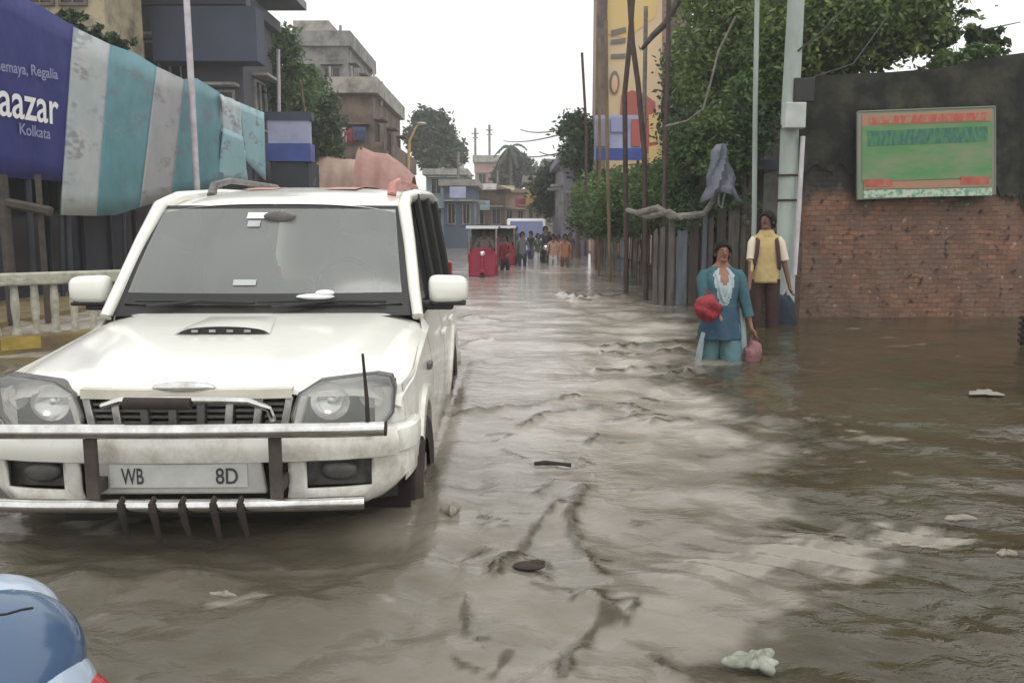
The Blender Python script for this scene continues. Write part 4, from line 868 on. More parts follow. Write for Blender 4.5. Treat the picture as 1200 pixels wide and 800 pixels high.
# headlights
hl = [(353, 504), (347, 482), (356, 457), (378, 444), (440, 439), (456, 443), (461, 458), (459, 486), (446, 502)]
def loc(px, py, Y=3.36): p = P(px, py, Y); return Vector((p.x-CO.x-.0, 0, p.z))
for s in (1, -1):
    pl = [loc(*q) for q in hl]; cx_ = sum(p.x for p in pl)/len(pl); cz_ = sum(p.z for p in pl)/len(pl)
    def fit(k, dy): return [Vector((s*(cx_+(p.x-cx_)*k), front_y(cx_+(p.x-cx_)*k)+dy, cz_+(p.z-cz_)*k)) for p in pl]
    def dense(k, dy):
        q = fit(k, dy); out = []
        for i in range(len(q)):
            for f in (0, .33, .66): out.append(q[i].lerp(q[(i+1) % len(q)], f))
        return out
    o_ = dense(1.03, -.02); i_ = dense(.95, -.022); bk = dense(.9, .05)
    b = MB(); b.grid([dense(1.03, .05), o_, i_, bk], closed=True); cen = Vector((s*cx_, front_y(cx_)+.055, cz_)); n_ = len(bk)
    b.add(bk+[cen], [(q, (q+1) % n_, n_) for q in range(n_)]); hlo = cb(b, 'headlight', 'grille_grey', smooth=True)
    for (dx, r_, dz) in ((-.075, .078, -.002), (.085, .052, .012)):
        bw = MB(); c = Vector((s*(cx_+dx), 0, cz_+dz)); rows = []
        for rr, dy in ((1, -.004), (.8, .02), (.5, .036), (.22, .04), (.2, .015), (.01, .012)):
            rows.append([Vector((c.x+r_*rr*math.cos(a), front_y(cx_+dx)+.0+dy, c.z+r_*rr*math.sin(a)*.95)) for a in np.linspace(0, 2*math.pi, 20, endpoint=False)])
        bw.grid(rows, closed=True); bw.build('reflector', 'lamp_bowl', hlo, off=UP, smooth=True)
    lens = MB(); r0 = dense(.985, -.022); rows = [r0]
    for k, dy in ((.8, -.036), (.5, -.044), (.2, -.048), (.01, -.048)): rows.append(dense(k, dy))
    lens.grid(rows, closed=True); lens.build('lens', 'lamp_lens', hlo, off=UP, smooth=True)
# grille
gx0, gx1 = -.405, .415
b = MB()
b.grid([[Vector((x, front_y(x)-.012+dy, z)) for x in np.linspace(gx0, gx1, 20)] for z, dy in ((.595, .02), (.592, -.02), (.555, -.022), (.55, .02))]); grl = cb(b, 'grille', 'car_grime', smooth=True)
b = MB(); b.grid([[Vector((x, front_y(x)+.03, z)) for x in np.linspace(gx0, gx1, 20)] for z in (.41, .56)]); b.build('grille_back', 'black_trim', grl, off=UP)
for k in range(8):
    x = gx0+.02+(gx1-gx0-.04)*k/7; b = MB(); wd = .032; lean = .035*(k-3.5)/3.5
    b.prism([Vector((x-wd/2-lean*.6, front_y(x)-.03, .415)), Vector((x+wd/2-lean*.6, front_y(x)-.03, .415)), Vector((x+wd/2+lean*.2, front_y(x)-.022, .555)), Vector((x-wd/2+lean*.2, front_y(x)-.022, .555))], (0, .05, 0)); b.build('grille_bar', 'dull_chrome' if k not in (2, 3, 4) else 'grille_grey', grl, off=UP, bevel=.006)
for k in range(7):
    b = MB(); x = gx0+.02+(gx1-gx0-.04)*(k+.5)/7
    for q in range(5): b.box((x, front_y(x)+.005, .432+.024*q), (.075, .02, .011))
    b.build('grille_slat', 'grille_grey', grl, off=UP)
for s in (1, -1):
    b = MB(); b.prism([Vector((s*.43, front_y(.43)-.03, .41)), Vector((s*.405, front_y(.43)-.03, .41)), Vector((s*.44, front_y(.43)-.02, .56)), Vector((s*.47, front_y(.45)-.02, .56))], (0, .05, 0)); b.build('grille_surround', 'car_grime', grl, off=UP, bevel=.008)
b = MB(); b.ell((.0, -.04, .60), (.125, .022, .024), 20, 8); b.build('nose_trim', 'chrome', grl, off=UP, smooth=True)
b = MB(); b.tube([(-.30, -.08, .535), (-.22, -.10, .560), (-.13, -.10, .562), (.16, -.10, .56), (.26, -.095, .555), (.33, -.06, .52), (.34, -.04, .47)], .014, 8); cb(b, 'upper_guard_loop', 'chrome', smooth=True)
b = MB(); b.tube([(-.20, -.115, .553), (.05, -.115, .55)], .024, 10); cb(b, 'light_bar', 'black_rubber', smooth=True)
# bumper
path = [(.862, .30), (.868, .22), (.862, .15), (.842, .09), (.81, .05), (.77, .015), (.715, -.010), (.6, -.04), (.47, -.058), (.40, -.066), (.2, -.078), (0, -.082)]
path = [Vector((x, y, 0)) for x, y in path]; full = path+[Vector((-p.x, p.y, 0)) for p in reversed(path[:-1])]
dn = []
for a, c in zip(full[:-1], full[1:]):
    m_ = 4 if (c-a).length > .06 else 2
    for q in range(m_): dn.append(a.lerp(c, q/m_))
dn.append(full[-1])
prof = [(.10, -.08), (.115, -.03), (.14, 0), (.20, .004), (.26, .006), (.312, .008), (.325, .040), (.345, .046), (.39, .046), (.408, .038), (.415, 0), (.425, -.05)]
rows = []
for z, o_ in prof:
    row = []
    for i, p in enumerate(dn):
        dd = (dn[min(i+1, len(dn)-1)]-dn[max(i-1, 0)]).normalized(); nn = Vector((-dd.y, dd.x, 0)); nn = nn if nn.dot(Vector((p.x*.3, p.y-1, 0))) > 0 else -nn
        tb = 1-.10*max(0, (.2-z)/.1)*(abs(p.x)/.9)
        e = o_ if abs(p.x) < .80 else o_*.4
        zl = z+max(0, (abs(p.x)+max(0, p.y)*.5-.70)/.30)**1.6*.075*max(0, (.33-z)/.23)
        row.append(Vector((p.x*tb+nn.x*e, p.y+nn.y*e, zl)))
    rows.append(row)
def bskip(i, j):
    z = (prof[i][0]+prof[min(i+1, len(prof)-1)][0])/2; x = (dn[j].x+dn[min(j+1, len(dn)-1)].x)/2; ax = abs(x)
    if .14 < z < .312 and -.40 < x < .40: return True
    return .20 < z < .312 and .47 < ax < .715
b = MB(); b.grid(rows, skip=bskip); bum = cb(b, 'bumper', 'car_paint', smooth=True, thick=.012)
b = MB(); b.bb(-.45, .45, -.03, .0, .11, .33); b.build('intake', 'black_trim', bum, off=UP)
for s in (1, -1):
    b = MB(); b.grid([[Vector((s*x, .01+.12*(x-.45), z)) for x in (.45, .6, .74)] for z in (.19, .25, .32)]); b.build('fog_recess', 'recess_grey', bum, off=UP)
    b = MB(); b.ell((s*.585, -.005, .258), (.075, .02, .042), 18, 8); b.build('fog_lamp', 'grille_grey', bum, off=UP, smooth=True)
# number plate
b = MB(); b.prism([(-.335, -.115, .195), (.325, -.115, .195), (.305, -.115, .335), (-.31, -.115, .335)], (0, .03, 0)); pl_ = cb(b, 'number_plate', 'plate_white', bevel=.008)
b = MB(); b.bb(-.27, .255, -.122, -.116, .225, .315); b.build('plate_face', 'plate_pale', pl_, off=UP); bpy.data.objects[-1] if False else None
def ptext(txt, x, w_):
    o = text_obj('plate_lettering', txt, 'plate_ink', None, Vector((x, -.124, .24)), (1, 0, 0), .062, w_, (0, -1, 0), thick=.001); o.parent = pl_
    for v in o.data.vertices: v.co += Vector(UP)
ptext('WB', -.225, .085); ptext('8D', .135, .085)
# bull bar
bb = MB(); bb.tube([(-.80, -.20, .470), (-.60, -.215, .470), (0, -.22, .468), (.6, -.215, .470), (.795, -.20, .472)], .028, 14); guard = cb(bb, 'bull_bar', 'chrome', smooth=True)
b = MB(); b.tube([(-.74, -.20, .187), (-.5, -.215, .185), (0, -.22, .183), (.5, -.215, .185), (.715, -.20, .187)], .026, 14); b.build('lower_bar', 'chrome', guard, off=UP, smooth=True)
for s in (1, -1):
    b = MB(); b.tube([(s*.797 if s > 0 else -.802, -.20, .472), (s*.803 if s > 0 else -.808, -.20, .472)], .0285, 14); b.build('end_cap', 'black_rubber', guard, off=UP)
for x in (-.30, .385): b = MB(); b.bb(x-.024, x+.024, -.205, -.185, .19, .46); b.bb(x-.02, x+.02, -.185, -.05, .22, .27); b.build('bar_upright', 'brown_paint', guard, off=UP, bevel=.004)
for x, l in ((-.18, .06), (-.065, .045), (.045, .07), (.16, .04), (.26, .075)):
    b = MB(); b.tube([(x, -.25, .205), (x+.005, -.252, .17), (x+.012, -.245, .12), (x+.02, -.235, l)], [.012, .015, .013, .009], 8); b.tube([(x, -.22, .216), (x, -.255, .2), (x, -.25, .16)], .01, 6); b.build('strap', 'black_rubber', guard, off=UP)
b = MB(); b.tube([(.715, -.07, .42), (.712, -.07, .56), (.70, -.07, .735)], [.010, .008, .005], 8); b.tube([(.715, -.07, .42), (.74, -.07, .45)], .012, 6); cb(b, 'corner_rod', 'black_rubber')

# ------------------------------------------------------------------ people
def skin(verts, edges, radii, sub=1, root_i=0):
    me = bpy.data.meshes.new('s'); me.from_pydata([tuple(v) for v in verts], edges, []); o = bpy.data.objects.new('s', me); col.objects.link(o)
    md = o.modifiers.new('skin', 'SKIN'); sv = me.skin_vertices[0].data
    for i, r_ in enumerate(radii): rr = r_ if hasattr(r_, '__len__') else (r_, r_); sv[i].radius = rr; sv[i].use_root = (i == root_i)
    md.use_smooth_shade = True
    s2 = o.modifiers.new('sub', 'SUBSURF'); s2.levels = sub; s2.render_levels = sub
    dg = bpy.context.evaluated_depsgraph_get(); m2 = bpy.data.meshes.new_from_object(o.evaluated_get(dg)); bpy.data.objects.remove(o)
    return [v.co.copy() for v in m2.vertices], [tuple(p.vertices) for p in m2.polygons]
def rings(b, cs, n=18, cap=True, k=None):
    rows = []
    for (c, rx, ry) in cs: rows.append([Vector((c[0]+rx*math.cos(2*math.pi*q/n), c[1]+ry*math.sin(2*math.pi*q/n), c[2])) for q in range(n)])
    b.grid(rows, k, closed=True)
def person(label, loc_, rz, H=1.65, legs=((-.1, 0), (.1, 0)), hands=None, shirt='c_red', pants='c_dark', skinm='skin', detail=False, group=None, sit=False, hair='hair', headturn=0, wide=1.0, shoes=None, longhair=False):
    """faces local -y; hands = two wrist targets (x,y,z), person's right first (-x)"""
    k = H/1.7; t_ = root('person', loc_, label, 'person', group, rz)
    hands = hands or ((-.25, -.03, .80), (.25, -.03, .80)); W_ = wide
    V = [(0, 0, .93), (0, 0, 1.08), (0, .01, 1.27), (0, .01, 1.42), (0, .0, 1.50), (0, -.01, 1.56), (0, -.015, 1.63), (0, -.01, 1.675)]
    Rr = [(.15*W_, .11), (.13*W_, .095), (.155*W_, .105), (.075, .07), (.05, .052), (.066, .078), (.074, .09), (.045, .055)]
    E = [(0, 1), (1, 2), (2, 3), (3, 4), (4, 5), (5, 6), (6, 7)]
    for s, (lx, ly), hd in ((-1, legs[0], hands[0]), (1, legs[1], hands[1])):
        i = len(V)
        if sit:
            V += [(s*.10, -.05, .86), (s*.16, -.38, .80), (s*.16, -.34, .42), (s*.16, -.42, .34)]; 
        else:
            V += [(s*.095, 0, .84), (s*.095+.4*(lx-s*.095), ly*.5-.02, .48), (lx, ly, .09), (lx, ly-.13, .03)]
        Rr += [.085*W_, .058, .040, .035]; E += [(0, i), (i, i+1), (i+1, i+2), (i+2, i+3)]
        i = len(V); sh = Vector((s*.175*W_, .01, 1.37)); wr = Vector(hd); d_ = wr-sh; L = .27+.25; dist = min(d_.length, L*.999); el = sh+d_*.52
        if d_.length < L: el += Vector((s*.35, .6, -.75)).normalized()*math.sqrt(max(0, (L/2)**2-(dist/2)**2))
        fa = (wr-el).normalized(); V += [tuple(sh), tuple(el), tuple(wr), tuple(wr+fa*.075)]
        Rr += [.052, .038, .024, (.034, .018)]; E += [(3, i), (i, i+1), (i+1, i+2), (i+2, i+3)]
    V = [Vector(v)*k for v in V]; Rr = [(r_[0]*k, r_[1]*k) if hasattr(r_, '__len__') else r_*k for r_ in Rr]
    vs, fs = skin(V, E, Rr, 2 if detail else 1)
    if headturn:
        ca, sa = math.cos(headturn), math.sin(headturn)
        for v in vs:
            f = min(1, max(0, (v.z/k-1.46)/.06)) if abs(v.x) < .14*k else 0
            if f: v.x, v.y = v.x*(1-f)+f*(v.x*ca-v.y*sa), v.y*(1-f)+f*(v.x*sa+v.y*ca)
    b = MB(); b.add(vs, fs)
    # clothing zones by body height on the one continuous body mesh
    for q, f in enumerate(fs):
        c = sum((vs[i] for i in f), Vector())/len(f); z = c.z/k; ax = abs(c.x)/k
        arm = ax > .21*W_ or (ax > .165*W_ and z < 1.0 and z > .62)
        if z > 1.46 or (z > 1.40 and c.y < -.03*k and ax < .045): b.mi[q] = 0
        elif z > .93: b.mi[q] = 1 if (ax < .27*W_ and z > 1.12) or (not arm) else 0
        elif arm and z > .6: b.mi[q] = 0
        else: b.mi[q] = 2
    if detail:
        for s, hd, i in ((-1, hands[0], 14), (1, hands[1], 22)):
            wr = V[14] if s < 0 else V[22]; tip = V[15] if s < 0 else V[23]; fa = (tip-wr).normalized()
            side_ = Vector((0, -1, 0)); side_ = (side_-fa*side_.dot(fa)).normalized(); pal = fa.cross(side_)*(-s)
            for fi in range(4):
                st = tip-fa*.012+side_*((fi-1.5)*-.019*k); ln = (.062, .075, .07, .055)[fi]*k; cu = pal*.35*ln
                fv, ff = skin([st, st+fa*ln*.45+cu*.3, st+fa*ln*.75+cu*.9, st+fa*ln*.9+cu*1.5], [(0, 1), (1, 2), (2, 3)], [.0095, .0088, .008, .007], 1); b.add(fv, ff, 0)
            st = wr+fa*.03+side_*.022; fv, ff = skin([st, st+(fa*.5+side_*.7).normalized()*.03, st+(fa*.9+side_*.6+pal*.3).normalized()*.062], [(0, 1), (1, 2)], [.011, .010, .008], 1); b.add(fv, ff, 0)
    body = b.build('body', [skinm, shirt, pants], t_, True, off=(0, 0, 0))
    hc = Vector((0, -.012, 1.60))*k; rt = Matrix.Rotation(headturn, 3, 'Z')
    b = MB(); rows = []
    # hair: cap over the skull, open at the face
    for i in range(9):
        ph = math.pi*.62*i/8; row = []
        for j in range(20):
            a = 2*math.pi*j/20; front = max(0, -math.sin(a)); p2 = ph*(1-.50*front); low = .05*max(0, math.sin(a))*(i/8)*(2.2 if longhair else 1)
            row.append(hc+rt @ Vector((.094*k*math.sin(p2)*math.cos(a), .108*k*math.sin(p2)*math.sin(a)+.012*k, .120*k*math.cos(p2)-low+.006)))
        rows.append([p_+(p_-hc)*.05*math.sin(p_.x*190+p_.z*140)*(i > 1) for p_ in row])
    b.grid(rows, closed=True)
    if longhair: b.ell(hc+rt @ Vector((0, .115*k, -.03*k)), (.05*k, .045*k, .055*k), 12, 8)
    b.build('hair', hair, t_, True, off=(0, 0, 0), thick=.006)
    if detail:
        b = MB(); b.ell(hc+rt @ Vector((0, -.095*k, -.012*k)), (.013*k, .022*k, .024*k), 10, 8); 
        for s in (-1, 1): b.ell(hc+rt @ Vector((s*.078*k, .005*k, -.01*k)), (.012*k, .02*k, .032*k), 10, 8)
        b.ell(hc+rt @ Vector((0, -.055*k, -.072*k)), (.036*k, .036*k, .028*k), 12, 8)
        b.build('nose_and_ears', skinm, t_, True, off=(0, 0, 0))
        for s in (-1, 1):
            b = MB(); b.ell(hc+rt @ Vector((s*.031*k, -.083*k, .010*k)), (.011*k, .009*k, .005*k), 10, 6); e = b.build('eye', 'eye', t_, True, off=(0, 0, 0))
            b = MB(); b.ell(hc+rt @ Vector((s*.031*k, -.091*k, .010*k)), (.007*k, .004*k, .006*k), 8, 6); b.build('iris', 'hair', e, True, off=(0, 0, 0))
            b = MB(); b.box(hc+rt @ Vector((s*.031*k, -.090*k, .030*k)), (.03*k, .008, .006*k)); b.build('eyebrow', 'hair', t_, off=(0, 0, 0))
        b = MB(); b.ell(hc+rt @ Vector((0, -.092*k, -.050*k)), (.022*k, .007*k, .008*k), 12, 6); b.build('lips', 'lips', t_, True, off=(0, 0, 0))
    return t_, k, V
def hang(t_, b, name, m, **kk): return b.build(name, m, t_, True, off=(0, 0, 0), **kk)
# wading woman
WP = PW(842, 421); wl = Vector((WP.x, WP.y, GZ-.0))
wt, k, V = person('woman wading knee deep in a teal tunic, holding a bright red bag to her waist', wl, R(4), 1.49, ((-.09, .05), (.10, -.10)), ((-.12, -.26, 1.00), (.30, -.10, .84)), 'teal_cloth', 'teal_light', 'skin', True, None, longhair=True, wide=1.08)
def garment(cs, m, name, t_, k, n=56, front=None, thick=.012, mats=None):
    A0 = np.array(cs); tt = np.linspace(0, len(cs)-1, len(cs)*3-2); cs = [tuple(np.interp(x, range(len(A0)), A0[:, q]) for q in range(6)) for x in tt]
    b = MB(); rows = []
    for z, cx_, cy_, rx, ry, fl in cs:
        rows.append([Vector((cx_+(rx+fl*math.sin(q*7*2*math.pi/n+z*9)+.007*math.sin(q*.9+z*31)*math.sin(z*38+q*.5))*math.cos(2*math.pi*q/n), cy_+(ry+fl*math.sin(q*7*2*math.pi/n+z*9)+.007*math.sin(q*1.1+z*37)*math.sin(z*33+q*.7))*math.sin(2*math.pi*q/n), z))*k for q in range(n)])
    b.grid(rows, closed=True)
    if front:
        for q in range(len(b.mi)):
            i, j = divmod(q, n); b.mi[q] = front(cs[i][0], (j+.5)/n)
    return b.build(name, mats or m, t_, True, off=(0, 0, 0), thick=thick)
def fr_w(z, a):
    d_ = abs(a-.75)   # -y is at .75
    if z > 1.22 and d_ < np.interp(z, [1.22, 1.30, 1.40], [.0, .03, .055]): return 3
    if z > 1.05 and d_ < np.interp(z, [1.05, 1.15, 1.30, 1.42], [.035, .075, .085, .115]): return 1
    return 2 if z < 1.04 else 0
garment([(.70, 0, -.02, .225, .165, .014), (.76, 0, -.015, .215, .16, .010), (.84, 0, -.01, .205, .155, .007), (.93, 0, 0, .195, .148, .004), (1.02, 0, 0, .172, .132, .005), (1.08, 0, 0, .160, .125, .005), (1.16, 0, 0, .168, .130, .004), (1.24, 0, 0, .182, .136, .002), (1.32, 0, .005, .195, .125, 0), (1.37, 0, .01, .180, .105, 0), (1.405, 0, .01, .14, .088, 0), (1.44, 0, .01, .088, .072, 0), (1.455, 0, .01, .068, .06, 0)], 'teal_cloth', 'tunic', wt, k, front=fr_w, mats=['teal_cloth', 'pale_cloth', 'blue_cloth', 'skin'])
for i in (12, 20):      # sleeves
    b = MB(); sh, el, wr = V[i], V[i+1], V[i+2]; b.tube([sh+Vector((-math.copysign(.045, sh.x), 0, .028)), sh+Vector((-math.copysign(.015, sh.x), 0, .012)), sh+(el-sh)*.12, sh.lerp(el, .5), el, el.lerp(wr, .35), el.lerp(wr, .62)], [.025, .05, .062, .056, .052, .049, .05], 16); hang(wt, b, 'sleeve', 'teal_cloth')
b = MB()
for s in (-1, 1): b.tube([Vector((s*.06, .02, 1.43))*k, Vector((s*.075, -.10, 1.38))*k, Vector((s*.05, -.145, 1.22))*k, Vector((.0, -.145, 1.10))*k], .007, 6, sx=2.0)
hang(wt, b, 'scarf_edge', 'pale_cloth')
for q, (lx, ly) in enumerate(((-.09, .05), (.10, -.10))):
    b = MB(); b.tube([Vector((lx*.9, ly*.2, .86))*k, Vector((lx*1.05, ly*.5, .6))*k, Vector((lx*1.15, ly*.8, .35))*k, Vector((lx*1.1, ly, .1))*k], [.10, .105, .09, .07], 16); hang(wt, b, 'trouser_leg', 'teal_light')
b = MB(); b.tube([Vector((.22, -.0, 1.02))*k, Vector((.24, -.03, .80))*k, Vector((.26, -.02, .55))*k], [.02, .03, .035], 8); hang(wt, b, 'scarf_tail', 'pale_cloth'); b = MB(); b.tube([Vector((-.20, -.1, .78))*k, Vector((-.23, -.09, .6))*k, Vector((-.24, -.06, .42))*k], [.02, .03, .03], 8); hang(wt, b, 'scarf_tail', 'pale_cloth')
# bags, held
def crumple(c, r, m, name, label, cat, seed=0, handle=None):
    t_ = root(name, c, label, cat); rr = random.Random(seed); ph = [rr.random()*6 for _ in range(4)]
    b = MB(); b.ell((0, 0, 0), r, 26, 18, fn=lambda p: p*(1+.10*math.sin(p.x*38+ph[0])*math.sin(p.z*34+ph[1])+.07*math.sin(p.z*60+p.x*23+ph[2]))); b.build('bag_body', m, t_, True, off=(0, 0, 0))
    if handle: b = MB(); b.tube(handle, .008, 6); b.build('handle', m, t_, True, off=(0, 0, 0))
wm = Matrix.Translation(wl) @ Matrix.Rotation(R(4), 4, 'Z')
c = P(829, 361, WP.y-.28); crumple(c, (.125, .09, .125), 'red_bag', 'red_bag', 'crumpled bright red bag clutched at the wading woman\'s waist', 'bag', 1, [(-.03, 0, .10), (-.01, 0, .17), (.04, 0, .10)])
hw = wm @ V[23]; c = Vector((hw.x+.01, hw.y, hw.z-.20)); crumple(c, (.085, .06, .13), 'pink_bag', 'patterned_bag', 'small pink and black patterned bag hanging from the woman\'s lower hand', 'bag', 2, [(-.03, 0, .11), (-.01, 0, .2), (.02, 0, .2), (.03, 0, .11)])
# standing man
MP = PW(894, 384); ml = Vector((MP.x, MP.y, GZ+.12))
mt, k2, V2 = person('man standing in a yellow shirt and dark trousers with brown backpack straps', ml, R(-8), 1.68, ((-.08, -.10), (.12, .08)), ((-.20, -.16, .84), (.29, -.02, .82)), 'yellow_shirt', 'trouser', 'skin_dark', True, headturn=R(-38), wide=.88)
garment([(.86, 0, 0, .165, .128, .003), (.95, 0, 0, .163, .126, .002), (1.06, 0, 0, .158, .122, .002), (1.2, 0, 0, .162, .125, .0), (1.31, 0, .005, .168, .118, 0), (1.37, 0, .01, .152, .098, 0), (1.405, 0, .01, .13, .085, 0), (1.435, 0, .01, .10, .085, 0), (1.47, 0, .008, .078, .075, 0), (1.49, 0, .006, .068, .068, 0)], 'yellow_shirt', 'shirt', mt, k2)
for i in (12, 20):
    b = MB(); sh, el = V2[i], V2[i+1]; b.tube([sh+Vector((-math.copysign(.045, sh.x), 0, .028)), sh+Vector((-math.copysign(.015, sh.x), 0, .012)), sh+(el-sh)*.12, sh.lerp(el, .45), sh.lerp(el, .85)], [.025, .048, .060, .060, .062], 16); hang(mt, b, 'sleeve', 'cream_sleeve')
for s in (-1, 1):
    b = MB(); b.tube([Vector((s*.10, .12, 1.36))*k2, Vector((s*.105, .02, 1.425))*k2, Vector((s*.11, -.10, 1.36))*k2, Vector((s*.125, -.135, 1.22))*k2, Vector((s*.155, -.09, 1.04))*k2, Vector((s*.16, .04, 1.0))*k2], .013, 6, sx=1.8); hang(mt, b, 'backpack_strap', 'strap_brown')
b = MB()
for s in (-1, 1): b.tube([Vector((s*.085, 0, .90))*k2, Vector((s*.10, -.01, .5))*k2, Vector((s*.10, 0, .08))*k2], [.098, .078, .065], 14)
hang(mt, b, 'trousers', 'trouser')
bp = root('backpack', ml+Vector((0, .19, 1.2)), 'dark brown backpack worn on the yellow shirted man\'s back', 'backpack'); b = MB(); b.ell((0, 0, 0), (.15, .085, .22), 18, 12, fn=lambda p: Vector((math.copysign(abs(p.x/.15)**.6*.15, p.x), p.y, math.copysign(abs(p.z/.22)**.6*.22, p.z)))); b.build('pack_body', 'strap_brown', bp, True, off=(0, 0, 0)); b = MB(); b.bb(-.10, .10, .07, .12, -.15, .0); b.build('pocket', 'strap_brown', bp, off=(0, 0, 0), bevel=.02)
# dark sacks by the pole
c = PW(921, 380); t = root('dark_sack', (c.x, c.y+.1, GZ), 'bulging dark navy sack standing in the water at the pole foot', 'sack')
b = MB(); b.ell((c.x, c.y+.1, .06), (.15, .14, .33), 22, 14, fn=lambda p: p*(1+.06*math.sin(p.x*30)*math.sin(p.z*20))); b.ell((c.x-.01, c.y+.1, -.2), (.16, .15, .25), 18, 10); b.build('sack_body', 'navy_cloth', t, True)
b = MB(); b.tube([(c.x-.05, c.y+.08, .33), (c.x, c.y+.06, .44), (c.x+.03, c.y+.08, .34)], .02, 8); b.build('tied_neck', 'pvc', t, True)
# people far down the road
crowd = [(592, 276, 317, 'person in a dark red top walking beside the second rickshaw', 'c_red', 'c_dark', 0, None),
 (602, 275, 310, 'person in brown walking just right of the dark red one', 'c_brown', 'c_dark', .4, None),
 (612, 272, 312, 'person in a grey top and dark trousers in the middle of the road', 'c_grey', 'c_dark', 0, None),
 (622, 271, 303, 'person in dark clothes just in front of the blue van', 'c_dark', 'c_blue', -.3, None),
 (630, 274, 305, 'person in pale trousers right beside the blue van', 'c_green', 'c_white', .5, None),
 (648, 275, 310, 'person in a peach top on foot right of the motorbike', 'c_peach', 'c_white', 0, None),
 (654, 276, 305, 'person in pale peach behind the orange one', 'c_peach', 'c_peach', .2, None),
 (662, 275, 313, 'person in orange and dark trousers nearest the hedge', 'c_orange', 'c_brown', -.2, None),
 (607, 272, 298, 'small distant person in white between the brown and grey tops', 'c_white', 'c_dark', .3, None),
 (643, 272, 297, 'small distant person in blue behind the motorbike rider', 'c_blue', 'c_dark', -.3, None),
 (668, 273, 301, 'small distant person in green at the hedge foot', 'c_green', 'c_brown', .1, None),
 (635, 271, 295, 'small distant person in red right of the van front', 'c_red', 'c_dark', .1, None)]
for px, y0_, y1_, lb, sh_, pa_, rz_, _ in crowd:
    c = PW(px, y1_); hv = P(px, y0_, c.y).z
    q_ = random.random(); st = random.uniform(.05, .22)*random.choice((-1, 1))
    person(lb, (c.x, c.y, hv-min(1.68, max(1.45, hv-GZ))), rz_+random.uniform(-.5, .5), min(1.68, max(1.45, hv-GZ)), ((-.1, st), (.1, -st)), ((-.26, -.1-.2*q_, .8+.25*q_), (.26, .05, .82)) if q_ > .4 else ((-.25, .05, .8), (.2, -.3, 1.05)), sh_, pa_, 'skin_dark', False, 'people walking far down the flooded road')

# ------------------------------------------------------------------ vehicles far down the road
def rickshaw(c, label, s_=1.0):
    t_ = root('electric_rickshaw', (c.x, c.y, GZ), label, 'rickshaw', 'red rickshaws coming up the flooded road'); t_.scale = (.78, 1, 1); o_ = (0, 0, 0)
    B = lambda *a: MB().bb(*a)
    b = MB(); b.bb(-.46, .46, .55, 2.4, .35, .75); b.bb(-.46, .46, 2.32, 2.4, .75, 1.3); b.build('body', 'rick_red', t_, off=o_, bevel=.03)
    b = MB(); b.prism([(-.40, .15, .42), (.40, .15, .42), (.44, .22, .95), (.30, .20, 1.12), (-.30, .20, 1.12), (-.44, .22, .95)], (0, .08, 0)); b.build('front_panel', 'rick_red', t_, off=o_, bevel=.03)
    b = MB(); b.prism([(-.40, .22, 1.12), (.40, .22, 1.12), (.38, .34, 1.52), (-.38, .34, 1.52)], (0, .02, 0)); b.build('windshield', 'clear_glass', t_, off=o_)
    b = MB(); b.grid([[Vector((.52*q, y, 1.60+.06*(1-q*q))) for q in np.linspace(-1, 1, 9)] for y in (.05, 1.2, 2.5)]); b.build('roof', 'black_trim', t_, True, off=o_, thick=.04)
    b = MB(); b.bb(-.5, .5, .0, .06, 1.58, 1.65); b.build('roof_edge', 'van_white', t_, off=o_)
    for x in (-.42, .42):
        for y in (.3, 1.2, 2.35): b = MB(); b.tube([(x, y, .7), (x, y, 1.62)], .02, 6); b.build('post', 'dull_chrome', t_, off=o_)
    for x, y in ((0, -.05), (-.42, 2.0), (.42, 2.0)):
        b = MB(); b.grid([[Vector((x+dx, y+r_*math.cos(2*math.pi*q/20), .26+r_*math.sin(2*math.pi*q/20))) for q in range(20)] for dx, r_ in ((-.04, .12), (-.06, .22), (-.03, .26), (.03, .26), (.06, .22), (.04, .12))], closed=True); wo_ = b.build('wheel', 'black_rubber', t_, True, off=o_)
        b = MB(); b.tube([(x-.045, y, .26), (x+.045, y, .26)], .13, 16); b.build('rim', 'dull_chrome', wo_, off=o_)
    b = MB(); b.bb(-.46, .46, 2.25, 2.29, .8, 1.56); b.build('rear_shade_sheet', 'black_trim', t_, off=o_); b = MB(); b.bb(-.47, -.44, .35, 2.3, .75, 1.35); b.build('side_curtain', 'rick_red', t_, off=o_); b = MB(); b.bb(.44, .47, .35, 2.3, .75, 1.35); b.build('side_curtain', 'rick_red', t_, off=o_)  # black rear sheet added for the dark under the roof
    b = MB(); b.tube([(0, -.05, .56), (0, .14, .9)], .04, 8); b.ell((0, -.06, .56), (.08, .2, .05), 12, 8); b.build('front_fork', 'rick_red', t_, True, off=o_)
    b = MB(); b.ell((0, .13, .98), (.09, .04, .07), 14, 8); b.build('headlight', 'lamp_bowl', t_, True, off=o_)
    b = MB(); b.bb(-.40, .40, 1.3, 1.8, .75, .85); b.bb(-.40, .40, 1.8, 1.86, .75, 1.25); b.build('seat', 'black_trim', t_, off=o_, bevel=.02)
    b = MB(); b.tube([(-.3, .35, 1.08), (0, .28, 1.05), (.3, .35, 1.08)], .015, 6); b.build('handlebar', 'black_trim', t_, off=o_)
c = PW(565, 325); rickshaw(Vector((c.x, c.y+.1, 0)), 'nearer red three wheeled rickshaw with black roof beside the car')
c = PW(590, 312); rickshaw(Vector((c.x, c.y+.3, 0)), 'farther red three wheeled rickshaw half hidden behind the first')
c = PW(565, 325); person('driver in a pale shirt sitting inside the nearer red rickshaw', (c.x+.02, c.y+1.25, GZ+.0), 0, 1.6, sit=True, hands=((-.28, -.40, 1.10), (.28, -.40, 1.10)), shirt='c_peach', pants='c_dark', skinm='skin_dark')
